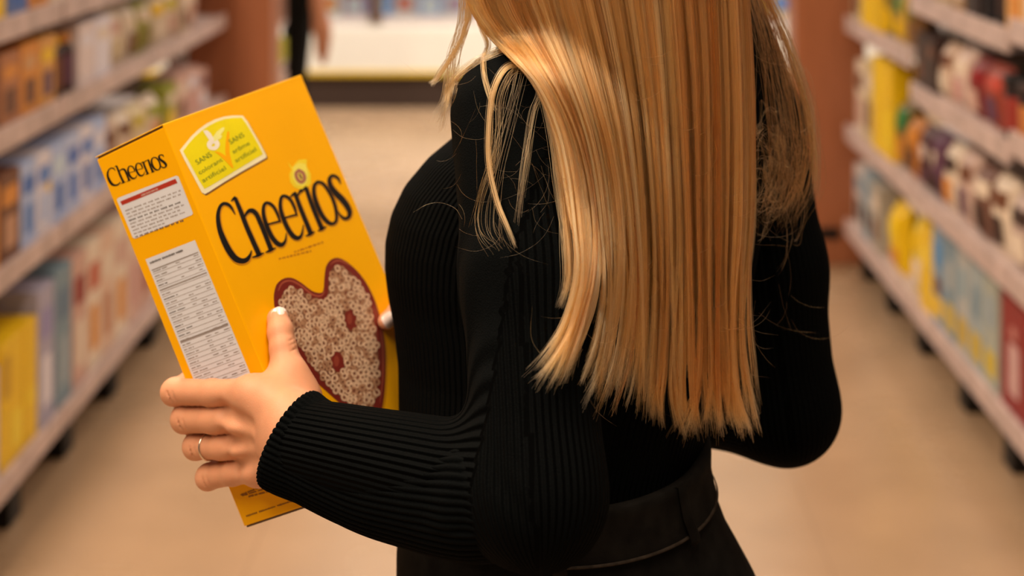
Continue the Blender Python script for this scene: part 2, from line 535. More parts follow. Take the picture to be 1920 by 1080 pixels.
# nutrition table, runs on down behind the hand
tl, tr_ = np.array((85., 210.)), np.array((430., 75.))
dl, dr = np.array((405. - 85, 1010. - 210)), np.array((822. - 430, 1020. - 75))
ext = 1.42
pr = Print(0)
pr.poly([s3(tl), s3(tr_), s3(tr_ + dr * ext), s3(tl + dl * (ext + .12))], .0002, 0)
pr.build('nutrition_panel', [m_white])
pr = Print(0)
def tb(u, v):
    a, b_ = tl + dl * v * 1.18, tr_ + dr * v
    return s3(a + (b_ - a) * u)
words_line(pr, tb(.05, .035), tb(.72, .035), 4.2, .0004, 2, 40, (.2, .5))
v = .1; i = 0
rr = random.Random(77)
while v < 1.38:
    heavy = i in (3, 6, 9, 12, 13, 14)
    words_line(pr, tb(.04, v), tb(.04 + rr.uniform(.15, .32), v), 2.6, .0003, 2 if heavy else 1, 50 + i, (.3, .8), .1)
    for c in (.5, .68, .86):
        if rr.random() < .62:
            words_line(pr, tb(c, v), tb(c + rr.uniform(.06, .13), v), 2.4, .0003, 1, 90 + i, (.5, .9), .1)
    pa, pb = tb(.03, v + .015), tb(.97, v + .015)
    pr.stroke([(pa[0], pa[1], .7), (pb[0], pb[1], .7)], .0003, 1)
    v += .034; i += 1
for vv, w in ((.085, 1.6), (.235, 1.8), (.615, 2.8)):
    pa, pb = tb(.03, vv), tb(.97, vv)
    pr.stroke([(pa[0], pa[1], w), (pb[0], pb[1], w)], .0004, 1)
pr.build('nutrition_small_print', [m_white, m_grey, m_dgrey])
h1 = lambda p: (p[0] / 3.375 + 300, p[1] / 3.375 + 680)
pr = Print(0)
for k, (a, b_) in enumerate((((510, 838), (700, 762)), ((520, 842), (742, 775)), ((560, 848), (745, 800)), ((545, 972), (905, 852)))):
    words_line(pr, h1(a), h1(b_), 3.6, .0003, 0, 130 + k, (.1, .3), .03)
pr.build('bottom_small_print', [m_brown2])

# ================================================================== THE WOMAN
# --- garments as implicit surfaces
TORSO = Loft([
 (60, 1040, 1350, 1.235, .055), (110, 985, 1400, 1.235, .075), (170, 925, 1430, 1.235, .090), (262, 846, 1445, 1.235, .100),
 (300, 800, 1445, 1.235, .104), (350, 758, 1440, 1.235, .106), (400, 734, 1435, 1.235, .106), (450, 723, 1425, 1.235, .105),
 (500, 722, 1415, 1.235, .104), (550, 728, 1405, 1.235, .102), (600, 738, 1392, 1.23, .100), (680, 747, 1368, 1.225, .096),
 (760, 748, 1342, 1.215, .093), (850, 752, 1313, 1.205, .092), (900, 754, 1318, 1.20, .095), (980, 758, 1345, 1.195, .1)])
L_SH, L_EL, L_WR = P(966, 215, 1.115), P(1006, 928, .985), P(556, 828, 1.085)
L_MID = P(996, 520, 1.055)
R_SH, R_EL, R_WR = P(1398, 235, 1.33), P(1469, 762, 1.32), P(905, 690, 1.41)
R_MID = P(1440, 500, 1.325)
SLEEVE_R = [(0, .0345), (.12, .0345), (.3, .0345), (.55, .038), (.8, .042), (1, .044)]

def arm_left(q, fore=True):
    d = seg(q, L_SH, L_MID, .0485, .0475)
    d = smin(d, seg(q, L_MID, L_EL, .0475, .0435), .02)
    if fore:
        a = L_EL + (L_WR - L_EL) * .93
        d = smin(d, seg(q, L_EL, a, .0405, .031), .025)
    return d

def arm_right(q):
    d = seg(q, R_SH, R_MID, .052, .0490)
    d = smin(d, seg(q, R_MID, R_EL, .0490, .0465), .02)
    return smin(d, seg(q, R_EL, R_WR, .0455, .034), .02)

def sweater_sdf(q):
    t = TORSO(q)
    # spine hollow and shoulder blades
    t = smin(t, seg(q, P(1060, 75, 1.20), L_SH + np.array([.01, .02, -.005]), .048, .045), .05)
    t = smin(t, seg(q, P(1330, 70, 1.25), R_SH, .05, .05), .05)
    t = smin(t, ellip(q, P(1180, 330, 1.165), (.05, .03, .085)), .04)
    d = smin(t, arm_left(q), .012)
    d = smin(d, arm_right(q), .012)
    # pulled cloth in the crook of the elbow
    for a, b, r in (((888, 806), (975, 975), .006), ((884, 802), (836, 905), .005), ((890, 815), (1010, 900), .0045)):
        A, B = P(a[0], a[1], .963), P(b[0], b[1], .935)
        d = smax(d, -seg(q, A, B, r, .002), .010)
    return d

mid_skin = (.62, .30, .175)
m_skin = mat('skin', mid_skin, .5, .35, .05, 60, .12, 900, sub=.25)
m_knit = bpy.data.materials.new('black_ribbed_knit')
m_knit.use_nodes = True
nt = m_knit.node_tree
bs = nt.nodes['Principled BSDF']
bs.inputs['Roughness'].default_value = .85
bs.inputs['Specular IOR Level'].default_value = .025
bs.inputs['Sheen Weight'].default_value = .0
bs.inputs['Sheen Roughness'].default_value = .5
at = nt.nodes.new('ShaderNodeAttribute'); at.attribute_name = 'rib'
mu = nt.nodes.new('ShaderNodeMath'); mu.operation = 'MULTIPLY'; mu.inputs[1].default_value = 2 * math.pi
si = nt.nodes.new('ShaderNodeMath'); si.operation = 'SINE'
bp = nt.nodes.new('ShaderNodeBump'); bp.inputs['Strength'].default_value = .9; bp.inputs['Distance'].default_value = .0016
nz = nt.nodes.new('ShaderNodeTexNoise'); nz.inputs['Scale'].default_value = 900
tc = nt.nodes.new('ShaderNodeTexCoord')
ad = nt.nodes.new('ShaderNodeMath'); ad.operation = 'MULTIPLY_ADD'; ad.inputs[1].default_value = .35
rp = nt.nodes.new('ShaderNodeValToRGB')
rp.color_ramp.elements[0].color = (.0008, .0012, .0015, 1); rp.color_ramp.elements[1].color = (.0036, .0045, .0050, 1)
nt.links.new(at.outputs['Fac'], mu.inputs[0]); nt.links.new(mu.outputs[0], si.inputs[0])
nt.links.new(tc.outputs['Object'], nz.inputs['Vector'])
nt.links.new(nz.outputs['Fac'], ad.inputs[0]); nt.links.new(si.outputs[0], ad.inputs[2])
nt.links.new(ad.outputs[0], bp.inputs['Height']); nt.links.new(bp.outputs['Normal'], bs.inputs['Normal'])
nt.links.new(nz.outputs['Fac'], rp.inputs['Fac']); nt.links.new(rp.outputs['Color'], bs.inputs['Base Color'])

# --- jeans
JEANS = Loft([
 (890, 762, 1322, 1.20, .100), (930, 754, 1343, 1.20, .103), (980, 748, 1362, 1.20, .108), (1030, 744, 1390, 1.20, .113),
 (1080, 744, 1417, 1.20, .118), (1140, 748, 1440, 1.20, .120), (1220, 760, 1452, 1.205, .118), (1320, 780, 1450, 1.21, .11), (1420, 800, 1440, 1.22, .10)])
WZ, WT = P(1100, 962, 1.10)[2], .16            # waistband top at the back, and how it falls towards the front
HIPL, HIPR = P(930, 1300, 1.20), P(1270, 1300, 1.24)
KNL, KNR = np.array([-.02, 1.15, .47]), np.array([.10, 1.25, .47])
ANL, ANR = np.array([-.03, 1.20, .09]), np.array([.11, 1.30, .09])

def waist_z(y, x=0):
    return WZ + WT * (y - 1.10)

def jeans_sdf(q, cut=True):
    d = JEANS(q)
    for h, k, a in ((HIPL, KNL, ANL), (HIPR, KNR, ANR)):
        d = smin(d, seg(q, h, k, .078, .055), .05)
        d = smin(d, seg(q, k, a, .055, .043), .03)
    # seat and centre seam
    d = smax(d, -seg(q, P(1010, 1190, 1.075), P(1030, 1420, 1.09), .004, .012), .03)
    if cut:
        d = np.maximum(d, q[2] - (WZ + WT * (q[1] - 1.10)))
    return d

# --- hands: joint lists are (photo px, photo py, stand-off from the box face)
def onside(px, py, d): return BT + BR @ on_plane(px, py, 0, -d)
def onfront(px, py, d): return BT + BR @ on_plane(px, py, 1, -d)
def inbox(u, v, w): return BT + BR @ np.array([u, v, w])

fingers_l = []
for mcp, pip, rm, rp_, rt in (((470, 738), (344, 728), .0118, .0100, .0078), ((458, 788), (352, 783), .0120, .0106, .0082),
                             ((466, 838), (374, 834), .0115, .0098, .0076), ((486, 878), (414, 886), .0108, .0094, .0068)):
    a = onside(mcp[0], mcp[1], .021)
    b_ = onside(pip[0], pip[1], .0075)
    k = to_box(b_)
    k[1] = max(k[1], BD + .0075); b_ = inbox(*k)
    k = to_box(b_)
    c = inbox(.017, BD + .0125, k[2] - .001)
    e = inbox(.034, BD + .0085, k[2] - .003)
    fingers_l.append((a, b_, c, e, rm, rp_, rt))
THUMB_L = [(onfront(521, 597, .0080), .0084), (onfront(526, 622, .0105), .0097), (onfront(531, 654, .0125), .0101), (onfront(541, 702, .0150), .0118), (onfront(562, 752, .018), .0150)]
WRIST_L = onside(556, 822, .030)

def chain(q, pts, k):
    d = None
    for (a, ra), (b_, rb) in zip(pts[:-1], pts[1:]):
        s_ = seg(q, a, b_, ra, rb)
        d = s_ if d is None else smin(d, s_, k)
    return d

def left_hand(q):
    palm = None
    for i, (a, b_, c, e, rm, rp_, rt) in enumerate(fingers_l):
        w = WRIST_L + (L_EL - WRIST_L) * .0 + BR @ np.array([0, .006 - .009 * (i - 1.5) * -.3, .014 * (1.5 - i)])
        s_ = seg(q, w, a, .0145, rm)
        palm = s_ if palm is None else smin(palm, s_, .014)
    mid = onside(500, 805, .010)
    palm = smin(palm, seg(q, onside(480, 760, .010), onside(500, 860, .010), .0105, .0105), .02)
    palm = smin(palm, chain(q, [(THUMB_L[4][0], .0145), (WRIST_L, .017)], .01), .02)
    d = smin(palm, seg(q, onside(512, 742, .016), THUMB_L[3][0], .0085, .0100), .022)     # web of the thumb
    d = smin(d, seg(q, WRIST_L + (L_EL - WRIST_L) * .05, L_EL, .0225, .026), .02)
    fs = None
    for a, b_, c, e, rm, rp_, rt in fingers_l:
        f = chain(q, [(a, rm * .93), (a + (b_ - a) * .5, rp_ * .95), (b_, rp_), (c, rp_ * .86), (e, rt)], .004)
        fs = f if fs is None else np.minimum(fs, f)
        d = smin(d, ball(q, a + BR @ np.array([-.002, 0, 0]), rm * .92), .008)
    d = smin(d, fs, .0065)
    t = chain(q, THUMB_L, .003)
    d = smin(d, t, .010)
    # clefts between the knuckles and creases over the thumb joint
    for i in range(3):
        a, a2 = fingers_l[i][0], fingers_l[i + 1][0]
        b_, b2 = fingers_l[i][1], fingers_l[i + 1][1]
        g0 = a + (b_ - a) * .25; g1 = a2 + (b2 - a2) * .25
        m0 = (g0 + g1) / 2 + BR @ np.array([-.010, 0, 0])
        m1 = (a + a2) / 2 + (WRIST_L - (a + a2) / 2) * .28 + BR @ np.array([-.017, 0, 0])
        d = smax(d, -seg(q, m0, m1, .0035, .0012), .010)
    for j, off in enumerate((-.0032, .0006, .0040)):
        c = THUMB_L[2][0] + (THUMB_L[1][0] - THUMB_L[2][0]) / .012 * off
        s0 = c + BR @ np.array([-.0055, -.0103, 0]); s1 = c + BR @ np.array([.0065, -.0100, 0])
        d = smax(d, -seg(q, s0, s1, .0003, .0003), .0009)
    for a, b_, c, e, rm, rp_, rt in fingers_l:           # knuckle wrinkles
        for off in (-.003, .002):
            cc = b_ + (a - b_) / np.linalg.norm(a - b_) * (.006 + off)
            s0 = cc + BR @ np.array([-rp_ * .95, 0, .004]); s1 = cc + BR @ np.array([-rp_ * .95, 0, -.004])
            d = smax(d, -seg(q, s0, s1, .0006, .0006), .0012)
    return d

# right hand: thumb laid on the front near its far edge, fingers behind the box
rt_tip = onfront(724, 602, .0075); rt_ip = onfront(752, 580, .0105); rt_mc = onfront(792, 574, .016)
k = to_box(rt_tip); RW = k[2]
R_WRIST = inbox(BW + .062, .02, RW - .035)
R_THUMB = [(rt_tip, .0072), (rt_ip, .0088), (rt_mc, .0105), (inbox(BW + .034, .012, RW - .022), .0135)]
fingers_r = []
for i in range(4):
    w = RW + .012 - .021 * i
    fingers_r.append([(inbox(BW + .028, BD * .72, w), .0108), (inbox(BW + .008 - .002 * (i == 3), BD + .010, w), .0092),
                      (inbox(BW - .020 + .003 * i, BD + .0125, w - .001), .0082), (inbox(BW - .036 + .004 * i, BD + .0088, w - .002), .0068)])
def right_hand(q):
    d = None
    for i, f in enumerate(fingers_r):
        s_ = seg(q, R_WRIST + BR @ np.array([0, 0, .012 * (1.5 - i)]), f[0][0], .0135, .0110)
        d = s_ if d is None else smin(d, s_, .014)
    fs = None
    for f in fingers_r:
        c = chain(q, f, .004)
        fs = c if fs is None else np.minimum(fs, c)
    d = smin(d, fs, .006)
    d = smin(d, chain(q, R_THUMB + [(R_WRIST, .017)], .008), .010)
    return smin(d, seg(q, R_WRIST, R_WR, .0225, .026), .02)

# --- head (above the frame), facing the box side of the aisle
HEAD = P(1150, -395, 1.235)
FD = np.array([-.66, .72, -.20]); FD /= np.linalg.norm(FD)
LD = np.cross(np.array([0, 0, 1.]), FD); LD /= np.linalg.norm(LD)
UD = np.cross(FD, LD)
HR = np.stack([LD, FD, UD], 1)
def hd(l, f, u): return HEAD + HR @ np.array([l, f, u])
def head_sdf(q):
    d = ellip(q, hd(0, -.012, .022), (.074, .092, .088), HR)
    d = smin(d, ellip(q, hd(0, .025, -.045), (.056, .062, .068), HR), .03)
    d = smin(d, ellip(q, hd(0, .058, -.092), (.022, .020, .018), HR), .03)          # chin
    d = smin(d, seg(q, hd(0, .088, .0), hd(0, .103, -.034), .007, .0105), .012)      # nose
    d = smin(d, seg(q, hd(-.011, .092, -.040), hd(.011, .092, -.040), .006, .006), .006)
    for s_ in (1, -1):
        d = smax(d, -ball(q, hd(.030 * s_, .092, .004), .014), .014)                 # eye hollows
        d = smin(d, ball(q, hd(.030 * s_, .072, .003), .0125), .004)                 # eyeballs under lids
        d = smin(d, seg(q, hd(.014 * s_, .088, .022), hd(.045 * s_, .074, .022), .006, .005), .012)
        d = smin(d, ellip(q, hd(.074 * s_, -.005, -.012), (.007, .018, .031), HR), .008)   # ears
    d = smin(d, seg(q, hd(-.020, .078, -.062), hd(.020, .078, -.062), .007, .007), .008)   # lips
    d = smax(d, -seg(q, hd(-.021, .088, -.062), hd(.021, .088, -.062), .0022, .0022), .003)
    return smin(d, seg(q, hd(0, -.022, -.05), P(1175, 60, 1.235), .052, .058), .03)

def body_sdf(q):
    d = sweater_sdf(q) + .007
    d = smin(d, jeans_sdf(q, False) + .006, .01)
    d = smin(d, head_sdf(q), .03)
    for a, f in ((ANL, -1), (ANR, 1)):
        d = smin(d, seg(q, a, a + np.array([-.05, .10, -.055]), .035, .026), .02)
    return d

def cut_near(fn, p, r):
    return lambda q: np.maximum(fn(q), ball(q, p, r))

V1, Q1 = nets(body_sdf, (-.20, .88, .0), (.32, 1.52, 1.68), .008)
hl_lo = np.minimum.reduce([f[1] for f in fingers_l] + [THUMB_L[0][0], fingers_l[3][3], WRIST_L]) - .022
hl_hi = np.maximum.reduce([f[3] for f in fingers_l] + [f[0] for f in fingers_l] + [THUMB_L[0][0], WRIST_L]) + .03
hl_hi[0] += .02
V2, Q2 = nets(cut_near(left_hand, WRIST_L + (fingers_l[1][0] - WRIST_L) * .6, .118), hl_lo, hl_hi, .0012)
allr = np.array([p for f in fingers_r for p, _ in f] + [p for p, _ in R_THUMB] + [R_WRIST])
V3, Q3 = nets(right_hand, allr.min(0) - .02, allr.max(0) + .035, .0018)
VB = np.concatenate([V1, V2, V3]); QB = np.concatenate([Q1, Q2 + len(V1), Q3 + len(V1) + len(V2)])
woman = quad_mesh('person', VB, QB, m_skin)
tag(woman, 'woman with long blonde hair in a black sweater and jeans, holding the yellow box', 'person')

# --- sweater with a rib phase stored per vertex
def frame_angle(V, a, b_, ref):
    d = (b_ - a) / np.linalg.norm(b_ - a)
    e = ref - d * (ref @ d); e /= np.linalg.norm(e); g = np.cross(d, e)
    r_ = V - a
    return np.arctan2(r_ @ g, r_ @ e)
def sweater_cut(q):
    z = WZ - .022 + WT * (q[1] - 1.10)
    d = np.maximum(sweater_sdf(q), -arm_only(q, z))
    return d
def arm_only(q, z):
    return np.maximum(z - q[2], -smin(arm_left(q), arm_right(q), .01) + .001)
V, Q = nets(lambda q: np.maximum(sweater_sdf(q), np.minimum((WZ - .025 + WT * (q[1] - 1.10)) - q[2], np.minimum(arm_left(q), arm_right(q)) - .004)), (-.19, .88, .86), (.32, 1.50, 1.40), .0035)
q3 = (V[:, 0], V[:, 1], V[:, 2])
dT = TORSO(q3); dL = arm_left(q3); dR = arm_right(q3)
cx, A_, cy, B_ = TORSO.at(V[:, 2])
rib = np.arctan2((V[:, 1] - cy) / B_, (V[:, 0] - cx) / A_) / (2 * math.pi) * 150
up = np.array([0, 0, 1.])
refL = np.array([0, 1., .3])
aL = frame_angle(V, L_SH, L_EL, refL) / (2 * math.pi) * 58
tF = ((V - L_EL) @ (L_WR - L_EL)) / ((L_WR - L_EL) @ (L_WR - L_EL))
aF = frame_angle(V, L_WR, L_EL, up) / (2 * math.pi) * 48
aR = frame_angle(V, R_SH, R_EL, refL) / (2 * math.pi) * 60
tR = ((V - R_EL) @ (R_WR - R_EL)) / ((R_WR - R_EL) @ (R_WR - R_EL))
aRF = frame_angle(V, R_WR, R_EL, up) / (2 * math.pi) * 56
armL = np.where(tF > .12, aF, aL); armR = np.where(tR > .1, aRF, aR)
rib = np.where((dL < dT) & (dL < dR), armL, np.where(dR < dT, armR, rib))
sweater = quad_mesh('sweater', V, Q, m_knit, woman, {'rib': rib})
sweater['label'] = 'black ribbed knit sweater'

# --- the near forearm sleeve, every rib real, ending in the scalloped cuff
n_rib, sub = 48, 8
na = n_rib * sub
cuff_c = P(541, 823, 1.09)
path = crom([cuff_c, P(590, 848, 1.080), P(700, 893, 1.055), P(820, 915, 1.023), P(930, 926, .995), P(985, 930, .985)], 110)
rad_t = np.array([0, .03, .10, .2, .35, .55, .75, .88, 1.0]); rad_v = np.array([.0352, .0358, .0352, .0338, .0350, .0388, .0415, .0405, .036])
sv, sf = [], []
ribatt = []
th = np.arange(na) / na * 2 * math.pi
prev = None
rings = []
for i in range(len(path)):
    d = path[min(i + 1, len(path) - 1)] - path[max(i - 1, 0)]; d /= np.linalg.norm(d)
    if i == 0:
        d = path[4] - path[0]; d /= np.linalg.norm(d)
    e = up - d * (up @ d); e /= np.linalg.norm(e); g = np.cross(d, e)
    t = i / (len(path) - 1)
    r0 = np.interp(t, rad_t, rad_v)
    amp = .00115 * (1 if t < .8 else max(.2, 1 - (t - .8) * 5))
    ph = th * n_rib + .25 * math.sin(t * 9)
    prof = np.abs(np.sin(ph / 2)) ** .8 * 2 - 1.1
    r_ = r0 + amp * prof
    # slack folds towards the elbow, flattened against the body of the arm
    r_ = r_ + .0016 * np.sin(th * 2 + t * 14) * np.clip((t - .45) * 3, 0, 1) + .0012 * np.sin(t * 42 + th * 1.5) * np.clip((t - .55) * 4, 0, 1) * (np.cos(th) > -.3)
    r_ = r_ * (1 + .05 * np.cos(2 * th))
    # the cuff is cut square to the wrist but leans with it
    sk = max(0, 1 - t / .10) * np.cos(th) * .004
    rings.append(path[i] + np.outer(np.cos(th) * r_, e) + np.outer(np.sin(th) * r_, g) + np.outer(sk, d))
inner = []
for j, (fr, back) in enumerate(((.965, -.0006), (.93, .001), (.90, .006), (.88, .02))):
    c = path[0]
    d = path[4] - path[0]; d /= np.linalg.norm(d)
    inner.append(c + (rings[0] - c) * fr + d * back)
rings = inner[::-1] + rings
for R_ in rings: sv += list(R_)
for i in range(len(rings) - 1):
    a = i * na + np.arange(na); b_ = i * na + (np.arange(na) + 1) % na
    sf.append(np.stack([a, b_, b_ + na, a + na], 1))
sleeve = quad_mesh('sleeve', np.array(sv), np.concatenate(sf)[:, ::-1], m_knit, woman, {'rib': np.zeros(len(sv))})

# --- jeans, waistband, stitching, loops
m_denim = mat('black_denim', (.0062, .0060, .0058), .8, .06, .45, 60, .25, 1500)
m_denim2 = mat('black_denim_band', (.0088, .0082, .0076), .8, .06, .4, 60, .25, 1500)
m_stitch = mat('worn_seam', (.032, .025, .020), .8, .08, .5, 120)
V, Q = nets(jeans_sdf, (-.20, .98, .03), (.34, 1.44, 1.02), .005)
jeans = quad_mesh('jeans', V, Q, m_denim, woman)
def ring_at(off_z, grow, n=140):
    out = []
    for k in range(n):
        t = 2 * math.pi * k / n
        z = WZ + off_z
        for _ in range(3):
            cx, A_, cy, B_ = JEANS.at(z)
            x, y = cx + (A_ + grow) * math.cos(t), cy + (B_ + grow) * math.sin(t)
            z = WZ + WT * (y - 1.10) + off_z
        out.append((x, y, z))
    return out
def band(name, prof, m, parent, n=140):
    vs, fs = [], []
    for oz, gr in prof: vs += ring_at(oz, gr, n)
    for i in range(len(prof) - 1):
        for k in range(n):
            fs.append((i * n + k, (i + 1) * n + k, (i + 1) * n + (k + 1) % n, i * n + (k + 1) % n))
    return mesh_obj(name, vs, fs, m, parent, True)
wb = band('waistband', [(-.002, -.006), (.0012, -.003), (.0016, .0015), (.0004, .0042), (-.006, .0046), (-.020, .0044), (-.0335, .0046), (-.0362, .0040), (-.037, .0)], m_denim2, jeans)
band('stitching', [(-.0335, .0052), (-.0342, .0060), (-.0352, .0060), (-.0358, .0048)], m_stitch, wb)
for px in (1276, 1040, 800):
    cxp = (px - CX) / F
    best = min(ring_at(0, .004, 400), key=lambda p: abs(p[0] / p[1] - cxp) + (10 if p[1] > 1.2 else 0))
    t = math.atan2((best[1] - JEANS.at(best[2])[2]) / JEANS.at(best[2])[3], (best[0] - JEANS.at(best[2])[0]) / JEANS.at(best[2])[1])
    m_ = MB()
    pts = []
    vs = []
    for oz, gr in ((.0015, .004), (.002, .0075), (-.004, .0085), (-.02, .0085), (-.036, .0082), (-.0395, .0068), (-.0405, .0035)):
        z = WZ + oz
        row = []
        for dt in (-.042, -.02, .02, .042):
            cx, A_, cy, B_ = JEANS.at(z)
            g2 = gr - (.0018 if abs(dt) > .03 else 0)
            x, y = cx + (A_ + g2) * math.cos(t + dt), cy + (B_ + g2) * math.sin(t + dt)
            row.append((x, y, WZ + WT * (y - 1.10) + oz))
        vs.append(row)
    fl = [p for r_ in vs for p in r_]
    fs = [(i * 4 + k, (i + 1) * 4 + k, (i + 1) * 4 + k + 1, i * 4 + k + 1) for i in range(len(vs) - 1) for k in range(3)]
    mesh_obj('belt_loop', fl, fs, m_denim2, wb, True)
# fly-front back yoke seam and pocket seam, low relief
for pts in ([(1240, 1060, 1.09), (1262, 1120, 1.085), (1275, 1200, 1.08)],):
    pass

# --- shoes (below the frame)
for a in (ANL, ANR):
    def shoe_sdf(q, a=a):
        h = a + np.array([.01, -.02, -.045]); t_ = a + np.array([-.085, .165, -.058])
        d = smin(seg(q, h, t_, .040, .034), seg(q, a, h, .040, .040), .02)
        return np.maximum(d, .004 - q[2])
    V, Q = nets(shoe_sdf, a + np.array([-.16, -.1, -.09]), a + np.array([.08, .24, .06]), .006)
    quad_mesh('shoe', V, Q, mat('black_leather', (.012, .011, .01), .4), woman)

# --- fingernails and ring
m_nail = mat('pale_polished_nail', (.86, .72, .70), .12, .6, .03, 50, coat=.6)
def nail(c, along, out, w, l, parent=woman):
    along = along / np.linalg.norm(along); out = out - along * (out @ along); out /= np.linalg.norm(out)
    side = np.cross(along, out)
    vs, fs = [], []
    nu, nv = 15, 15
    for j in range(nv):
        b_ = -1 + 2 * j / (nv - 1)
        for i in range(nu):
            a = -1 + 2 * i / (nu - 1)
            # squircle outline
            s_ = math.sqrt(max(0, 1 - abs(b_) ** 3.2 * .98))
            x, y = a * w * s_, b_ * l
            hgt = -(a * s_) ** 2 * w * .55 - max(0, b_) ** 2 * l * .16 - max(0, -b_) ** 3 * l * .05
            vs.append(c + side * x + along * y + out * hgt)
    for j in range(nv - 1):
        for i in range(nu - 1):
            fs.append((j * nu + i, j * nu + i + 1, (j + 1) * nu + i + 1, (j + 1) * nu + i))
    o = mesh_obj('fingernail', vs, fs, m_nail, parent, True)
    md = o.modifiers.new('s', 'SOLIDIFY'); md.thickness = .0009; md.offset = 0
    return o
ft = -BR[:, 1]; sd = -BR[:, 0]
tipd = THUMB_L[0][0] - THUMB_L[1][0]
nail(THUMB_L[0][0] + tipd / np.linalg.norm(tipd) * .0030 + (ft * .55 + np.array([0, -1, 0]) * .6) / np.linalg.norm(ft * .55 + np.array([0, -1, 0]) * .6) * .0098, tipd, ft * .55 + np.array([0, -1, 0.1]) * .6, .0068, .0080)
tipr = R_THUMB[0][0] - R_THUMB[1][0]
nail(R_THUMB[0][0] + tipr / np.linalg.norm(tipr) * .0005 + (ft * .8 + np.array([0, -.5, .2])) / np.linalg.norm(ft * .8 + np.array([0, -.5, .2])) * .0079, tipr, ft * .8 + np.array([0, -.5, .2]), .0058, .0085)
for a, b_, c, e, rm, rp_, rt in fingers_l:
    nail(e + BR[:, 1] * rt * .9, e - c, BR[:, 1], .0052, .0065)
for f in fingers_r:
    nail(f[3][0] + BR[:, 1] * .0064, f[3][0] - f[2][0], BR[:, 1], .0050, .0062)
a, b_ = fingers_l[2][0], fingers_l[2][1]
c = a + (b_ - a) * .74
d = (b_ - a) / np.linalg.norm(b_ - a)
e = up - d * (up @ d); e /= np.linalg.norm(e); g = np.cross(d, e)
mb = MB(); ring_pts = [c + (e * math.cos(t) + g * math.sin(t)) * .0099 for t in np.linspace(0, 2 * math.pi, 33)]
mb.tube(ring_pts, .0008, 8)
mb.build('finger_ring', mat('silver', (.75, .68, .6), .25, .5, .03, metal=1), woman, True)

# ------------------------------------------------------------------ hair
def drape_map():
    """first cloth surface along each sight line, smoothed: what the hair lies on"""
    xs = np.arange(820, 1600, 12.); ys = np.arange(40, 900, 12.)
    X, Y = np.meshgrid(xs, ys)
    d = np.stack([(X - CX) / F, np.ones_like(X), -(Y - CY) / F], -1).reshape(-1, 3)
    n = np.linalg.norm(d, axis=1)
    t = np.full(len(d), .88)
    for _ in range(60):
        p = d * t[:, None] + np.array([0, 0, HC])
        s_ = sweater_sdf((p[:, 0], p[:, 1], p[:, 2]))
        t = np.minimum(t + np.maximum(s_, 0) / n * .7, 1.6)
    D = t.reshape(X.shape)
    D = np.minimum(D, 1.20)
    raw = D.copy()
    for _ in range(3):
        k = 5
        pad = np.pad(D, k, mode='edge')
        c = np.cumsum(np.cumsum(np.pad(pad, ((1, 0), (1, 0))), 0), 1)
        w = 2 * k + 1
        D = (c[w:, w:] - c[:-w, w:] - c[w:, :-w] + c[:-w, :-w]) / w ** 2
        D = np.minimum(D, raw)
    return xs, ys, D
XS, YS, DR = drape_map()
def drape(px, py):
    i = np.clip((px - XS[0]) / 12, 0, len(XS) - 1.001); j = np.clip((py - YS[0]) / 12, 0, len(YS) - 1.001)
    i0, j0 = i.astype(int), j.astype(int); a, b_ = i - i0, j - j0
    v = DR[j0, i0] * (1 - a) * (1 - b_) + DR[j0, i0 + 1] * a * (1 - b_) + DR[j0 + 1, i0] * (1 - a) * b_ + DR[j0 + 1, i0 + 1] * a * b_
    return v

G = [
 [(1010,-560),(935,-330),(880,-150),(868,-50),(884,22),(932,86),(996,150),(1038,240),(1058,330),(1068,420),(1076,500),(1062,585),(1034,650),(998,708)],
 [(1030,-575),(950,-330),(905,-150),(903,-50),(930,34),(985,104),(1036,180),(1072,270),(1090,360),(1098,450),(1096,535),(1072,620),(1038,688),(1012,722)],
 [(1060,-590),(985,-330),(950,-150),(958,-50),(992,44),(1040,134),(1082,230),(1108,330),(1120,430),(1119,520),(1102,600),(1078,668),(1052,735)],
 [(1085,-600),(1030,-330),(1008,-150),(1020,-50),(1052,62),(1095,182),(1128,300),(1144,420),(1145,520),(1132,615),(1112,690),(1086,748)],
 [(1110,-605),(1080,-330),(1072,-150),(1086,-40),(1116,90),(1150,230),(1171,350),(1180,470),(1178,580),(1168,680),(1152,758)],
 [(1130,-608),(1120,-330),(1122,-150),(1140,-40),(1166,100),(1190,250),(1205,400),(1211,520),(1209,640),(1202,730),(1192,792)],
 [(1150,-608),(1165,-330),(1175,-150),(1195,-40),(1213,100),(1229,250),(1240,400),(1243,540),(1240,680),(1238,750),(1246,808)],
 [(1170,-605),(1205,-330),(1228,-150),(1245,-40),(1259,100),(1269,250),(1276,400),(1279,540),(1278,680),(1280,760),(1290,816)],
 [(1190,-600),(1245,-330),(1275,-150),(1290,-40),(1302,100),(1309,250),(1313,400),(1316,540),(1316,680),(1312,760),(1303,818)],
 [(1210,-590),(1285,-330),(1318,-150),(1335,-40),(1343,100),(1347,250),(1348,400),(1347,540),(1350,680),(1354,760),(1362,816)],
 [(1225,-575),(1320,-330),(1355,-150),(1372,-40),(1380,100),(1385,250),(1384,400),(1379,540),(1385,680),(1396,760),(1408,812)],
 [(1240,-560),(1345,-330),(1382,-150),(1400,-40),(1411,100),(1417,250),(1416,400),(1408,520),(1404,610),(1420,710),(1440,804)],
]
NP_ = 30
GR = np.array([crom(g, NP_) for g in G])           # guide, point, xy
GI = np.array([[crom(GR[:, j, :], 221)] for j in range(NP_)])[:, 0]    # point, s, xy
def guide(s):
    k = np.clip(s, 0, 1) * 220; i = np.minimum(k.astype(int), 219); a = (k - i)[:, None, None]
    g = GI.transpose(1, 0, 2)
    return g[i] * (1 - a) + g[i + 1] * a
HAIR_POS, HAIR_RAD, HAIR_TONE = [], [], []
T = np.linspace(0, 1, NP_)

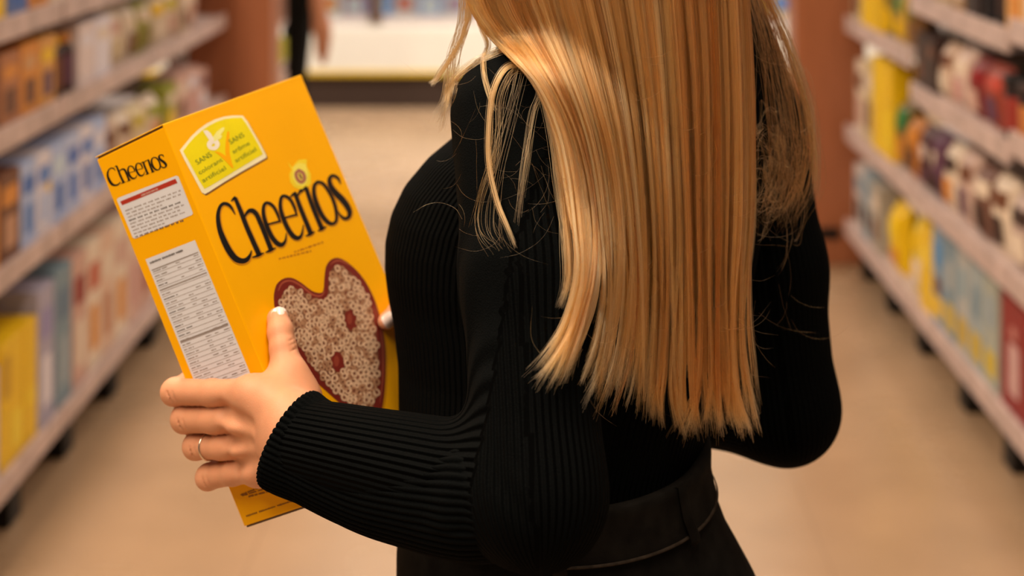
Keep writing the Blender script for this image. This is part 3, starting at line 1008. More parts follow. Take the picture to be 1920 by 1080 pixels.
def head_front(px, py):
    """depth of the back of the head / nape above the shoulders"""
    u = np.clip((py + 600) / 560, 0, 1)
    return 1.205 - .072 * np.sin(np.minimum(u, .66) * math.pi * .75)

def depth(px, py):
    a = np.clip((py + 300) / 370, 0, 1)
    a = a * a * (3 - 2 * a)
    dm = drape(px, np.maximum(py, 60))
    dm = np.minimum(dm, 1.132 + np.clip((px - 1390) / 130, 0, 1) * .12)      # hangs free of the hollow of the back
    return head_front(px, py) * (1 - a) + dm * a

def emit(XY, lift, rad, tone=None):
    px, py = XY[..., 0], XY[..., 1]
    Y = depth(px, py) - lift
    pos = np.stack([(px - CX) / F * Y, Y, HC - (py - CY) / F * Y], -1)
    HAIR_POS.append(pos.reshape(-1, XY.shape[1], 3)); HAIR_RAD.append(np.broadcast_to(rad, XY.shape[:2]).copy())
    HAIR_TONE.append(np.clip(rng.uniform(.25, .75, len(XY)) if tone is None else tone, 0, 1))

def smooth_noise(n, m, amp):
    """n random smooth curves of m samples"""
    k = rng.normal(size=(n, 6)) * amp
    x = np.linspace(0, 5, m); i = np.minimum(x.astype(int), 4); a = x - i; a = a * a * (3 - 2 * a)
    return k[:, i] * (1 - a) + k[:, i + 1] * a

# locks: strands gather into tapering locks with gaps opening towards the ends
n_lock = 300
lock_s = np.sort(rng.uniform(0, 1, n_lock))
lock_lift = rng.uniform(.004, .024, n_lock)
n_big = 62
big_s = np.sort(np.concatenate([np.linspace(.01, .99, n_big) + rng.normal(size=n_big) * .004]))
big_of = np.abs(lock_s[:, None] - big_s[None]).argmin(1)
big_tip = rng.normal(size=n_big) * 20; big_len = rng.uniform(.955, 1.03, n_big); big_tip = np.where(big_s > .86, -np.abs(big_tip) * .5, big_tip); big_lift = rng.uniform(-.004, .006, n_big)
lock_lift = np.maximum(lock_lift + big_lift[big_of], .003)
lock_bend = smooth_noise(n_lock, NP_, 3.0) + smooth_noise(n_big, NP_, 6.0)[big_of]
lock_len = rng.uniform(.965, 1.03, n_lock) * big_len[big_of]
tipbend = rng.normal(size=n_lock) * 7 + big_tip[big_of]
per = 34
N = n_lock * per
li = np.repeat(np.arange(n_lock), per)
spread = rng.normal(size=N) * .0105
wt = (1 - .95 * np.clip((T - .25) / .75, 0, 1) ** .8)                   # lock width along the length
gather = (.84 * np.clip((T - .34) / .58, 0, 1) ** 1.1)[None, :, None]
base = guide(lock_s[li]); gb_ = guide(big_s[big_of][li])
off = guide(np.clip(lock_s[li] + spread, 0, 1)) - base
base = base * (1 - gather) + gb_ * gather
XY = base + off * wt[None, :, None] * np.where(T < .5, 1.15, 1)[None, :, None]
XY[..., 0] += lock_bend[li] * (np.clip((T - .3) / .7, 0, 1) ** 1.2)[None] + tipbend[li][:, None] * (np.clip((T - .62) / .38, 0, 1) ** 1.8)[None]
XY[..., 0] += smooth_noise(N, NP_, 1.6) * (T ** .7)[None] + rng.normal(size=N)[:, None] * 2.5 * (np.clip((T - .72) / .28, 0, 1) ** 2)[None]
XY[..., 0] += smooth_noise(N, NP_, 2.4) * (np.clip((T - .6) / .4, 0, 1) ** 2)[None]
ln = lock_len[li] * (1 - np.abs(rng.normal(size=N)) * .030 - .026 * np.abs(spread) / .0105)
ln *= np.where(rng.random(N) < .55, rng.uniform(.56, .93, N), 1)
# shorten by resampling along the strand
src = T[None] * ln[:, None] * (NP_ - 1)
i0 = np.minimum(src.astype(int), NP_ - 2); fr = (src - i0)[..., None]
ar = np.arange(N)[:, None]
XY = XY[ar, i0] * (1 - fr) + XY[ar, i0 + 1] * fr
lift = lock_lift[li][:, None] + np.abs(spread[:, None]) * -.10 + rng.uniform(-.002, .002, N)[:, None] + np.zeros((N, NP_))
lift = lift * np.clip(.35 + T * 3, 0, 1)[None] * np.where(T > .85, 1 - (T - .85) * 2.5, 1)[None] + .004
rad = .00016 * np.clip((1 - T) * 9, .25, 1)[None] + np.zeros((N, NP_))
emit(XY, lift, rad, (rng.normal(size=n_lock) * .17 + .46)[li] + rng.normal(size=N) * .12)
# under layer: shorter, flatter, keeps the sheet closed
n2 = 2600
s2_ = rng.uniform(.02, .98, n2)
XY = guide(s2_); XY[..., 0] += smooth_noise(n2, NP_, 5) * T[None]
ln = rng.uniform(.60, .84, n2)
src = T[None] * ln[:, None] * (NP_ - 1); i0 = np.minimum(src.astype(int), NP_ - 2); fr = (src - i0)[..., None]; ar = np.arange(n2)[:, None]
XY = XY[ar, i0] * (1 - fr) + XY[ar, i0 + 1] * fr
emit(XY, rng.uniform(.002, .006, n2)[:, None] + np.zeros((n2, NP_)), .00015 * np.clip((1 - T) * 9, .25, 1)[None] + np.zeros((n2, NP_)))

def lock(pts, n, w0, w1, lift=(.004, .010), r_=.00014, bend=2.0, fray=0.0, tone=.45):
    c = crom(pts, NP_)
    a = rng.normal(size=(n, 1)) ; w = (w0 + (w1 - w0) * T)[None]
    d = np.gradient(c, axis=0); d /= np.linalg.norm(d, axis=1)[:, None]; nn = np.stack([-d[:, 1], d[:, 0]], 1)
    o = a * w + smooth_noise(n, NP_, bend) * (T ** .6)[None] + rng.normal(size=(n, 1)) * fray * (T ** 4)[None]
    XY = c[None] + nn[None] * o[..., None]
    ln = 1 - np.abs(rng.normal(size=n)) * .05
    src = T[None] * np.clip(ln, .6, 1)[:, None] * (NP_ - 1); i0 = np.minimum(src.astype(int), NP_ - 2); fr = (src - i0)[..., None]; ar = np.arange(n)[:, None]
    XY = XY[ar, i0] * (1 - fr) + XY[ar, i0 + 1] * fr
    emit(XY, rng.uniform(*lift, n)[:, None] + np.zeros((n, NP_)), r_ * np.clip((1 - T) * 7, .3, 1)[None] + np.zeros((n, NP_)), tone + rng.normal(size=n) * .15)

# loose locks over the near shoulder
lock([(990,-330),(930,-120),(935,20),(985,112),(950,125),(925,170),(917,235),(917,305),(932,375),(952,425),(968,466)], 58, 3.2, 1.6, bend=1.2)
lock([(990,-330),(930,-120),(940,30),(985,115),(958,135),(938,180),(934,240),(925,300),(905,350),(880,430)], 12, 5, 4, bend=4)
lock([(980,-330),(920,-120),(918,0),(950,80),(930,97),(893,115),(860,140),(843,162),(836,195),(822,250)], 40, 3, 3.0, bend=2.5)
lock([(960,-330),(895,-120),(876,-20),(878,30),(864,75),(843,112),(820,146),(806,160)], 45, 5, 2.0, bend=2)
lock([(960,-330),(893,-120),(872,-20),(868,40),(852,95),(846,135),(838,185),(812,235)], 30, 8, 5, bend=4)
lock([(1000,-330),(960,-100),(985,60),(1012,160),(1000,210),(990,270),(980,340),(970,425)], 18, 4, 3.5, bend=3)
lock([(960,-330),(900,-120),(895,20),(915,80),(907,110),(909,145),(918,180),(930,210)], 30, 3, 2, bend=2)
lock([(1010,-330),(970,-100),(1000,80),(1034,220),(1050,330),(1062,430),(1066,520),(1048,580)], 110, 8, 4, bend=3)
lock([(1000,-330),(960,-100),(985,60),(960,200),(930,320),(915,420),(940,470)], 14, 8, 8, bend=8, r_=.00009)
# far-side hair over the other shoulder, its shade painted in as darker strand tone
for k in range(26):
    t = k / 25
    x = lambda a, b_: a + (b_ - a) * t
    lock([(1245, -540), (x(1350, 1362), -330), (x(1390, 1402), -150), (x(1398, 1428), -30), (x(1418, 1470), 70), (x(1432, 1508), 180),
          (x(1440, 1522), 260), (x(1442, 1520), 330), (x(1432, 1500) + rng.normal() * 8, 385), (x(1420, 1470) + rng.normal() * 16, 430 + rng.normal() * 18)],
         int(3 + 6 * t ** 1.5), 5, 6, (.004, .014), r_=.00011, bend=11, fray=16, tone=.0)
lock([(1240,-540),(1360,-330),(1400,-150),(1432,-30),(1478,80),(1512,190),(1526,270),(1530,330),(1534,380)], 40, 4, 4, bend=4, tone=.35)
# tangle of curls by the far shoulder
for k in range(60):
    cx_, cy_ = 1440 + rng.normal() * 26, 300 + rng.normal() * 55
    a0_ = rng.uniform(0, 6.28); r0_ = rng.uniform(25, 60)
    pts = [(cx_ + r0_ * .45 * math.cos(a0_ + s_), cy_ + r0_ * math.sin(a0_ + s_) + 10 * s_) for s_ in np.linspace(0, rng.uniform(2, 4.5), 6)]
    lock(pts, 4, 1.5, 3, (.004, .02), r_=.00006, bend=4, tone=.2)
# flyaways
for k in range(55):
    x, y = rng.uniform(850, 1040), rng.uniform(110, 430)
    a0_ = rng.normal() * .9 + (1.57 if rng.random() < .6 else .3); L_ = rng.uniform(40, 130)
    c_ = rng.normal() * .9
    pts = [(x + L_ * s_ * math.cos(a0_ + c_ * s_), y + L_ * s_ * math.sin(a0_ + c_ * s_)) for s_ in np.linspace(0, 1, 5)]
    lock(pts, 1, 0, 1, (.003, .02), r_=.00004, bend=.6, tone=.2)
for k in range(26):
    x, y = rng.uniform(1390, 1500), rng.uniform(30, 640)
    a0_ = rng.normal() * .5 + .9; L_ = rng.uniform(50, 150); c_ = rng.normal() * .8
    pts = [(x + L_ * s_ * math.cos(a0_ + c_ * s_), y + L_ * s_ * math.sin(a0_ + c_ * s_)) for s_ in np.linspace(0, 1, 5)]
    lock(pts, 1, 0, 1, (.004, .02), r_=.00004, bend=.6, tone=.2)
for k in range(120):
    x, y = rng.uniform(1090, 1410), rng.uniform(60, 720)
    a0_ = rng.normal() * .5 + 1.2; L_ = rng.uniform(50, 140); c_ = rng.normal() * 1.0
    pts = [(x + L_ * s_ * math.cos(a0_ + c_ * s_), y + L_ * s_ * math.sin(a0_ + c_ * s_)) for s_ in np.linspace(0, 1, 5)]
    lock(pts, 1, 0, 1, (.02, .034), r_=.00005, bend=.8)

pos = np.concatenate(HAIR_POS); radv = np.concatenate(HAIR_RAD)
hc = bpy.data.hair_curves.new('hair')
hc.add_curves([NP_] * len(pos))
hc.attributes['position'].data.foreach_set('vector', pos.astype(np.float32).ravel())
ra = hc.attributes.get('radius') or hc.attributes.new('radius', 'FLOAT', 'POINT')
ra.data.foreach_set('value', radv.astype(np.float32).ravel())
m_hair = bpy.data.materials.new('blonde_hair'); m_hair.use_nodes = True
nt = m_hair.node_tree
nt.nodes.remove(nt.nodes['Principled BSDF'])
hb = nt.nodes.new('ShaderNodeBsdfHairPrincipled'); hb.parametrization = 'COLOR'
hb.inputs['Roughness'].default_value = .32; hb.inputs['Radial Roughness'].default_value = .42
hb.inputs['Random Roughness'].default_value = .15
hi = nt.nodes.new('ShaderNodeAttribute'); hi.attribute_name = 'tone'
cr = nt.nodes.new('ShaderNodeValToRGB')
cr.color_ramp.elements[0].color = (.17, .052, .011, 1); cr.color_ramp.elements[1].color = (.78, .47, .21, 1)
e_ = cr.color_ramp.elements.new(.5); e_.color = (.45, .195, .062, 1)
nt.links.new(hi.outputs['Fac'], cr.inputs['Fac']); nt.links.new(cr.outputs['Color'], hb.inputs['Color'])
nt.links.new(hb.outputs[0], nt.nodes['Material Output'].inputs['Surface'])
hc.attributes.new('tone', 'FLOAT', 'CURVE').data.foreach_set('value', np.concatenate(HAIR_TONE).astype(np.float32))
hc.materials.append(m_hair)
hair = link(bpy.data.objects.new('hair', hc), woman)
hair['label'] = 'long straight blonde hair'

# ================================================================== THE SHOP
m_floor = mat('shop_floor_tile', seen(216, 162, 112, .58), .32, .5, .10, 3.0)
nt = m_floor.node_tree
bsf = nt.nodes['Principled BSDF']
tcf = nt.nodes.new('ShaderNodeTexCoord')
brk = nt.nodes.new('ShaderNodeTexBrick'); brk.offset = 0
brk.inputs['Scale'].default_value = 1; brk.inputs['Brick Width'].default_value = .61; brk.inputs['Row Height'].default_value = .61
brk.inputs['Mortar Size'].default_value = .002
nt.links.new(tcf.outputs['Object'], brk.inputs['Vector'])
c0 = np.array(seen(216, 162, 112, .58))
old = bsf.inputs['Base Color'].links[0].from_socket
nt.links.new(old, brk.inputs['Color1']); nt.links.new(old, brk.inputs['Color2'])
brk.inputs['Mortar'].default_value = (*(c0 * .8), 1)
nt.links.new(brk.outputs['Color'], bsf.inputs['Base Color'])
nr = nt.nodes.new('ShaderNodeTexNoise'); nr.inputs['Scale'].default_value = 2.2; nr.inputs['Detail'].default_value = 5
mr = nt.nodes.new('ShaderNodeMapRange'); mr.inputs['To Min'].default_value = .16; mr.inputs['To Max'].default_value = .36
nt.links.new(tcf.outputs['Object'], nr.inputs['Vector']); nt.links.new(nr.outputs['Fac'], mr.inputs['Value']); nt.links.new(mr.outputs['Result'], bsf.inputs['Roughness'])

def plane(name, x0, x1, y0, y1, z, m, kind='structure', down=False):
    f = [(0, 1, 2, 3)] if not down else [(3, 2, 1, 0)]
    o = mesh_obj(name, [(x0, y0, z), (x1, y0, z), (x1, y1, z), (x0, y1, z)], f, m)
    return tag(o, kind=kind)
tag(MB().box((-6, -3, -.1), (6, 11.2, 0)).build('floor', m_floor), 'pale beige tiled shop floor running up the aisle', 'floor', kind='structure')
m_ceil = mat('ceiling_paint', (.6, .55, .5), .8, .2)
tag(MB().box((-6, -3, 3.4), (6, 11.2, 3.5)).build('ceiling', m_ceil), 'pale shop ceiling above the aisle', 'ceiling', kind='structure')
tag(MB().box((-6, 10.4, 0), (6, 10.5, 3.4)).build('wall_far', mat('wall_paint', (.6, .55, .5), .7, .2)), 'plain wall behind the freezer case', 'wall', kind='structure')

# --- metals and shelving
m_shelf = mat('beige_enamel_shelf', seen(218, 178, 150, .84), .45, .4, .06, 8)
m_rail = mat('price_rail', seen(214, 172, 146, .84), .4, .3, .22, 14)
m_back = mat('pegboard', (.045, .028, .018), .7, .2, .15, 40)
m_foot = mat('black_plastic_foot', (.006, .005, .005), .5, .3)
m_wood = mat('red_brown_laminate', seen(160, 88, 50, 1.02), .42, .4, .10, 5)
def wood_grain(m):
    nt = m.node_tree; n = [x for x in nt.nodes if x.type == 'TEX_NOISE'][0]
    mp = nt.nodes.new('ShaderNodeMapping'); mp.inputs['Scale'].default_value = (14, 14, .8)
    t = [x for x in nt.nodes if x.type == 'TEX_COORD'][0]
    nt.links.new(t.outputs['Object'], mp.inputs['Vector']); nt.links.new(mp.outputs['Vector'], n.inputs['Vector'])
wood_grain(m_wood)

LEFT_LEVELS = [.14, .58, .87, 1.10, 1.40]
RIGHT_LEVELS = [.14, .476, .77, 1.03, 1.36]
LIP_L, LIP_R = .050, .056
def gondola(side, y0, y1, levels, lip, front, label, feet):
    g = empty('shelving_unit', (side * front, (y0 + y1) / 2, 0))
    tag(g, label, 'shelving', 'shelving bays along the aisle')
    def loc(mb): 
        mb.v = [(a - side * front, b_ - (y0 + y1) / 2, c) for a, b_, c in mb.v]; return mb
    def X(a, b_): return (min(side * a, side * b_), max(side * a, side * b_))
    xa, xb = X(front + .50, front + .53)
    loc(MB().box((xa, y0, .12), (xb, y1, 2.0))).build('back_panel', m_back, g)
    for yy in (y0, y1 - .03):
        xa, xb = X(front + .46, front + .50)
        loc(MB().box((xa, yy, 0), (xb, yy + .03, 2.0))).build('upright', m_shelf, g)
    for z in levels:
        xa, xb = X(front + .012, front + .50)
        sh = loc(MB().box((xa, y0 + .002, z + lip - .03), (xb, y1 - .002, z + lip - .006), bev=.002)).build('shelf', m_shelf, g)
        xa, xb = X(front, front + .014)
        rl = loc(MB().box((xa, y0 + .002, z), (xb, y1 - .002, z + lip), bev=.003)).build('price_rail', m_rail, sh)
    for yy in feet:
        xa, xb = X(front + .055, front + .13)
        loc(MB().box((xa, yy - .04, 0), (xb, yy + .04, .145), bev=.004)).build('foot', m_foot, g)
    xa, xb = X(front + .30, front + .50)
    loc(MB().box((xa, y0, 0), (xb, y1, .14))).build('plinth', m_foot, g)
FL, FR = 1.115, 1.085
gondola(-1, 4.43, 5.34, LEFT_LEVELS, LIP_L, FL, 'left shelving bay ending at the brown end panel', (4.55, 4.95, 5.28))
gondola(-1, 3.51, 4.42, LEFT_LEVELS, LIP_L, FL, 'middle left shelving bay with blue and white cartons', (3.72, 4.12))
gondola(-1, 2.59, 3.50, LEFT_LEVELS, LIP_L, FL, 'left shelving bay nearest the camera, cut by the left picture edge', (2.7, 3.34))
gondola(1, 4.38, 5.30, [.14, .476, .86, 1.20, 1.5], LIP_R, FR, 'right shelving bay ending at the brown end panel', (4.48, 4.88, 5.25))
gondola(1, 3.46, 4.37, RIGHT_LEVELS, LIP_R, FR, 'right shelving bay with pale teal cartons on its lowest shelf', (3.63, 4.02))
gondola(1, 2.54, 3.45, [.14, .476, .80, 1.06, 1.36], LIP_R, FR, 'right shelving bay nearest the camera, cut by the right picture edge', (2.7, 3.2))

# --- end panels
for sx, xa, xb, lab in ((-1, -1.275, -.968, 'left red-brown laminate end panel of the shelving, partly behind the cereal box'), (1, .930, 1.185, 'right red-brown laminate end panel of the shelving, beside the blonde hair')):
    g = empty('end_panel', ((xa + xb) / 2, 5.5, 0)); tag(g, lab, 'end panel', 'end panels of the shelving')
    c = (xa + xb) / 2
    MB().box((xa - c, -.09, .0), (xb - c, .09, 2.15), bev=.006).build('panel', m_wood, g)
    if sx > 0:
        MB().box((1.015 - c, -.10, .095), (1.09 - c, -.088, .135), bev=.003).build('socket_plate', m_foot, g)
# --- end-of-aisle racks behind the panels
def rack(side, label):
    g = empty('display_rack', (side * 1.205, 5.74, 0)); tag(g, label, 'display rack', 'end racks')
    for z in (.1, .48, .66, .82, 1.2):
        MB().box((-.215, -.12, z), (.215, .12, z + .025), bev=.003).build('shelf', m_shelf, g)
    MB().box((-.19, -.125, 0), (-.15, .125, 1.6)).build('post', m_shelf, g)
rack(-1, 'end rack just behind the left brown panel')

# ------------------------------------------------------------------ goods
GOODS = []
ORD = {}
def colour_word(c):
    r_, g_, b_ = [x / 255 for x in c]
    mx, mn = max(c) / 255, min(c) / 255
    if mx < .24: return 'black'
    import colorsys
    h, s_, v = colorsys.rgb_to_hsv(r_, g_, b_)
    h *= 360
    if s_ < .30: return 'white' if v > .82 else ('pale grey' if v > .6 else 'grey')
    if h < 16 or h > 340: return 'dark red' if v < .6 else 'pink' if s_ < .5 else 'red'
    if h < 34: return 'brown' if v < .68 else ('peach' if s_ < .5 else 'orange')
    if h < 44: return 'dark yellow' if v < .7 else ('cream' if s_ < .5 else 'amber')
    if h < 66: return 'olive' if v < .6 else ('cream' if s_ < .5 else 'yellow')
    if h < 170: return 'green'
    if h < 200: return 'teal'
    if h < 260: return 'blue'
    return 'purple'

def good(kind, side, front, y, z, w, h, dp, base, arts, shelf_word, x_in=.03):
    """one item on a shelf, its face turned to the aisle. arts: (u0,u1,v0,v1,rgb) on the face, u along the shelf from the near end"""
    x = side * (front + x_in)
    cat, noun = {'carton': ('box', 'carton'), 'bag': ('bag', 'bag'), 'jar': ('jar', 'jar'), 'tub': ('tub', 'round tub')}[kind]
    g = empty({'carton': 'food_carton', 'bag': 'food_bag', 'jar': 'food_jar', 'tub': 'food_tub'}[kind], (x, y + w / 2, z))
    g.rotation_euler = (0, 0, -math.pi / 2 if side < 0 else math.pi / 2)
    # local frame: face at y=0 looking -y before rotation; rotated so that the face looks into the aisle
    g.rotation_euler = (0, 0, math.pi / 2 if side < 0 else -math.pi / 2)
    sgn = 1 if side < 0 else -1          # local +x runs to world +y (left) or -y (right)
    m0 = cmat(base)
    def U(u): return (u - .5) * w * sgn
    dpth = dp
    if kind == 'carton':
        MB().box((-w / 2 + .001, .0, 0), (w / 2 - .001, dpth, h), bev=.002).build('carton', m0, g)
        MB().box((-w / 2 + .004, .004, h - .001), (w / 2 - .004, dpth * .55, h + .0012)).build('top_flap', m0, g)
    elif kind == 'bag':
        vs, fs = [], []
        nu, nv = 15, 19
        r_ = random.Random(int(y * 1000) + int(z * 100))
        for sgn2 in (-1, 1):
            for j in range(nv):
                v_ = j / (nv - 1)
                for i in range(nu):
                    u_ = i / (nu - 1) * 2 - 1
                    puff = (max(0, 1 - abs(u_) ** 2.6)) ** .6 * (max(0, 1 - abs(v_ * 1.9 - .9) ** 4)) ** .6
                    wob = 1 + .08 * math.sin(u_ * 7 + v_ * 9 + y * 5)
                    vs.append((u_ * w / 2 * (1 - .06 * math.sin(v_ * math.pi)), dpth / 2 + sgn2 * dpth / 2 * puff * wob * .95, v_ * h))
        n = nu * nv
        for j in range(nv - 1):
            for i in range(nu - 1):
                a = j * nu + i
                fs.append((a, a + 1, a + nu + 1, a + nu))
                fs.append((n + a, n + a + nu, n + a + nu + 1, n + a + 1))
        mesh_obj('pouch', vs, fs, m0, g, True)
        MB().box((-w / 2 * .97, dpth / 2 - .003, h - .014), (w / 2 * .97, dpth / 2 + .003, h + .004), bev=.001).build('crimped_seal', m0, g)
    else:
        R_ = w / 2 * .96
        neck = .72 if kind == 'jar' else 1.0
        MB().lathe([(R_ * .9, 0), (R_, .006), (R_, h * .72), (R_ * .96, h * .79), (R_ * neck, h * .85), (R_ * neck, h * .88)], (0, R_, 0)).build('body', m0, g, True)
        MB().lathe([(R_ * neck * 1.05, h * .865), (R_ * neck * 1.06, h * .985), (R_ * neck * .98, h)], (0, R_, 0)).build('lid', cmat(arts[0][4]) if arts else m0, g, True)
        if len(arts) > 1:
            MB().lathe([(R_ * 1.004, h * .14), (R_ * 1.006, h * .15), (R_ * 1.006, h * .66), (R_ * 1.004, h * .67)], (0, R_, 0)).build('label', cmat(arts[1][4]), g, True)
        arts = []
    if arts:
        mb = MB(); mats_ = []
        for k, (u0, u1, v0, v1, c) in enumerate(arts):
            m_ = cmat(c)
            if m_ not in mats_: mats_.append(m_)
            lift = .0006 + .0004 * k
            if kind == 'bag':
                # art follows the pillow face
                n = 7; vs = []
                for j in range(n):
                    for i in range(n):
                        uu = (u0 + (u1 - u0) * i / (n - 1)); vv = (v0 + (v1 - v0) * j / (n - 1)); u_ = (uu * 2 - 1) * .94
                        puff = (max(0, 1 - abs(u_) ** 2.6)) ** .6 * (max(0, 1 - abs(vv * 1.9 - .9) ** 4)) ** .6
                        xx = u_ * sgn * w / 2 * .96
                        wob = 1 + .08 * math.sin(u_ * sgn * 7 + vv * 9 + y * 5)
                        vs.append((xx, dpth / 2 - dpth / 2 * puff * wob * .95 - lift * 2.5, vv * h))
                mb.add(vs, [(j * n + i, j * n + i + 1, (j + 1) * n + i + 1, (j + 1) * n + i) for j in range(n - 1) for i in range(n - 1)], mats_.index(m_))
            else:
                # rounded panel
                cx_, cz_ = (U(u0) + U(u1)) / 2, (v0 + v1) / 2 * h
                hx, hz_ = abs(U(u1) - U(u0)) / 2 * .985, (v1 - v0) / 2 * h
                pts = []
                for t in np.linspace(0, 2 * math.pi, 29)[:-1]:
                    c_, s_ = math.cos(t), math.sin(t)
                    e = 2 / (8 if min(hx, hz_) > .02 or hx / hz_ > 3 or hz_ / hx > 3 else 2)
                    pts.append((cx_ + hx * math.copysign(abs(c_) ** e, c_), -lift, cz_ + hz_ * math.copysign(abs(s_) ** e, s_)))
                mb.add(pts, [tuple(range(28))], mats_.index(m_))
        mb.build('label', mats_, g)
    words_ = colour_word(base)
    acc = None
    for a in arts:
        if colour_word(a[4]) != words_: acc = colour_word(a[4]); break
    key = (shelf_word, words_, noun, acc)
    GOODS.append((g, key, cat, shelf_word, y))
    return g

def row(side, front, level_z, y, shelf_word, items, x_in=.018, hs=1.0):
    for it in items:
        if it[0] == 'gap': y += it[1]; continue
        kind, w, h, base = it[:4]
        arts = it[4] if len(it) > 4 else []
        dp = {'carton': .09, 'bag': .09, 'jar': w, 'tub': w}[kind]
        good(kind, side, front, y, level_z, w - .006, h * hs, dp, base, arts, shelf_word, x_in)
        y += w
    return y

def A_(*c): return list(c)
YW = (238, 176, 10); CRM = (228, 190, 150); WHT = (226, 200, 184); PNK = (205, 140, 118); BLU = (60, 98, 150); LBL = (178, 178, 190)
TEA = (120, 132, 128); LAV = (170, 150, 150); BRN = (112, 62, 36); DBR = (58, 34, 26); ORG = (216, 128, 44); RED = (140, 28, 26); OLV = (120, 100, 30); GRN = (40, 110, 50); BLK = (24, 20, 20); SAL = (206, 150, 120); PUR = (98, 56, 66)
def art(*cs):
    """face art from a few colours: band on top, emblem, food picture"""
    out = []
    if len(cs) > 0: out.append((.12, .88, .62, .84, cs[0]))
    if len(cs) > 1: out.append((.2, .8, .14, .5, cs[1]))
    if len(cs) > 2: out.append((.62, .92, .48, .62, cs[2]))
    return out
ZL = [z + LIP_L - .006 for z in LEFT_LEVELS]; ZR = [z + LIP_R - .006 for z in RIGHT_LEVELS]

lw = ['bottom left shelf', 'second left shelf', 'third left shelf', 'top left shelf']
# bottom left
row(-1, FL, ZL[0], 2.80, lw[0], [
 ('carton', .17, .27, PNK, art(WHT, BRN)), ('carton', .17, .25, (196, 168, 160), art(PNK, RED)),
 ('carton', .15, .285, YW, [(.1, .45, .55, .9, (200, 140, 10)), (.5, .9, .1, .4, (250, 196, 40))]), ('carton', .09, .285, YW, [(.1, .9, .3, .45, (252, 190, 20))]),
 ('carton', .12, .335, LAV, art((150, 130, 150), WHT)), ('carton', .13, .345, TEA, art((96, 112, 118), (150, 150, 140))),
 ('carton', .12, .34, SAL, art(RED, CRM)), ('carton', .12, .34, CRM, art((190, 80, 50), ORG)), ('carton', .12, .335, (222, 170, 130), art(CRM, (190, 120, 80))),
 ('carton', .13, .335, CRM, art(SAL, ORG)), ('carton', .13, .33, (214, 160, 128), art(CRM, PNK)), ('carton', .13, .33, SAL, art(WHT, (170, 80, 60))),
 ('carton', .13, .33, CRM, art(PUR, SAL)), ('carton', .14, .32, PNK, art(PUR, CRM)), ('carton', .14, .32, SAL, art(CRM, BRN)), ('carton', .14, .32, CRM, art(RED, ORG))], hs=0.94)
# second left
row(-1, FL, ZL[1], 2.82, lw[1], [
 ('carton', .16, .20, (196, 110, 60), art(BRN, ORG)), ('carton', .16, .20, ORG, art((150, 66, 40), BRN)), ('carton', .13, .21, BRN, art(ORG, (190, 130, 90))),
 ('carton', .105, .205, LBL, art(BLU, (90, 120, 160))), ('carton', .105, .205, WHT, art((80, 118, 165), LBL, YW)), ('carton', .105, .205, LBL, art((200, 200, 206), BLU)),
 ('carton', .11, .205, (190, 184, 190), art((52, 92, 150), (70, 106, 160))), ('carton', .11, .205, WHT, art((70, 110, 160), BLU)), ('carton', .11, .205, LBL, art(WHT, BLU)),
 ('bag', .15, .17, (186, 140, 110), art(BRN, DBR)), ('bag', .15, .165, CRM, art(BRN, SAL)), ('bag', .16, .16, (222, 184, 128), art((206, 170, 60), CRM)), ('bag', .16, .16, CRM, art((160, 150, 40), ORG)),
 ('carton', .14, .17, (150, 140, 40), art(CRM, YW)), ('carton', .15, .18, SAL, art(CRM, BRN)), ('carton', .15, .18, (204, 150, 122), art(WHT, PNK)), ('carton', .14, .15, SAL, art(PUR, WHT))], hs=0.9)
# third left
row(-1, FL, ZL[2], 2.84, lw[2], [
 ('bag', .15, .16, DBR, art(ORG)), ('carton', .15, .16, BRN, art(DBR, ORG)), ('carton', .13, .165, (176, 104, 58), art(ORG, BRN)), ('carton', .12, .17, ORG, art((206, 140, 80), BRN)),
 ('carton', .12, .17, (214, 140, 60), art(YW, PUR)), ('jar', .085, .15, DBR, [(0, 1, 0, 1, YW), (0, 1, 0, 1, BRN)]), ('jar', .085, .15, DBR, [(0, 1, 0, 1, ORG), (0, 1, 0, 1, PUR)]),
 ('carton', .14, .165, (226, 190, 166), art(WHT)), ('carton', .14, .165, WHT, art(CRM)), ('bag', .15, .165, CRM, art(SAL, (206, 170, 120))), ('bag', .15, .165, (212, 178, 140), art(CRM, BRN)),
 ('bag', .15, .165, (160, 140, 60), art(CRM, OLV)), ('bag', .16, .165, (206, 172, 130), art(YW, CRM)), ('bag', .15, .165, CRM, art((206, 170, 40), SAL)), ('carton', .14, .16, (200, 160, 120), art(CRM, BRN)), ('bag', .14, .16, SAL, art(CRM))], hs=0.93)
# top left
row(-1, FL, ZL[3], 2.86, lw[3], [
 ('carton', .16, .17, (230, 160, 60), art(YW, BLU)), ('carton', .16, .17, YW, art(ORG, (250, 190, 60))), ('carton', .14, .17, (96, 108, 140), art(WHT, BLU)), ('carton', .14, .17, ORG, art(CRM, BRN)),
 ('carton', .14, .17, CRM, art(SAL, BRN)), ('carton', .14, .17, SAL, art(CRM, RED)), ('carton', .14, .17, YW, art(ORG, CRM))])
rw = ['bottom right shelf', 'second right shelf', 'third right shelf', 'top right shelf']
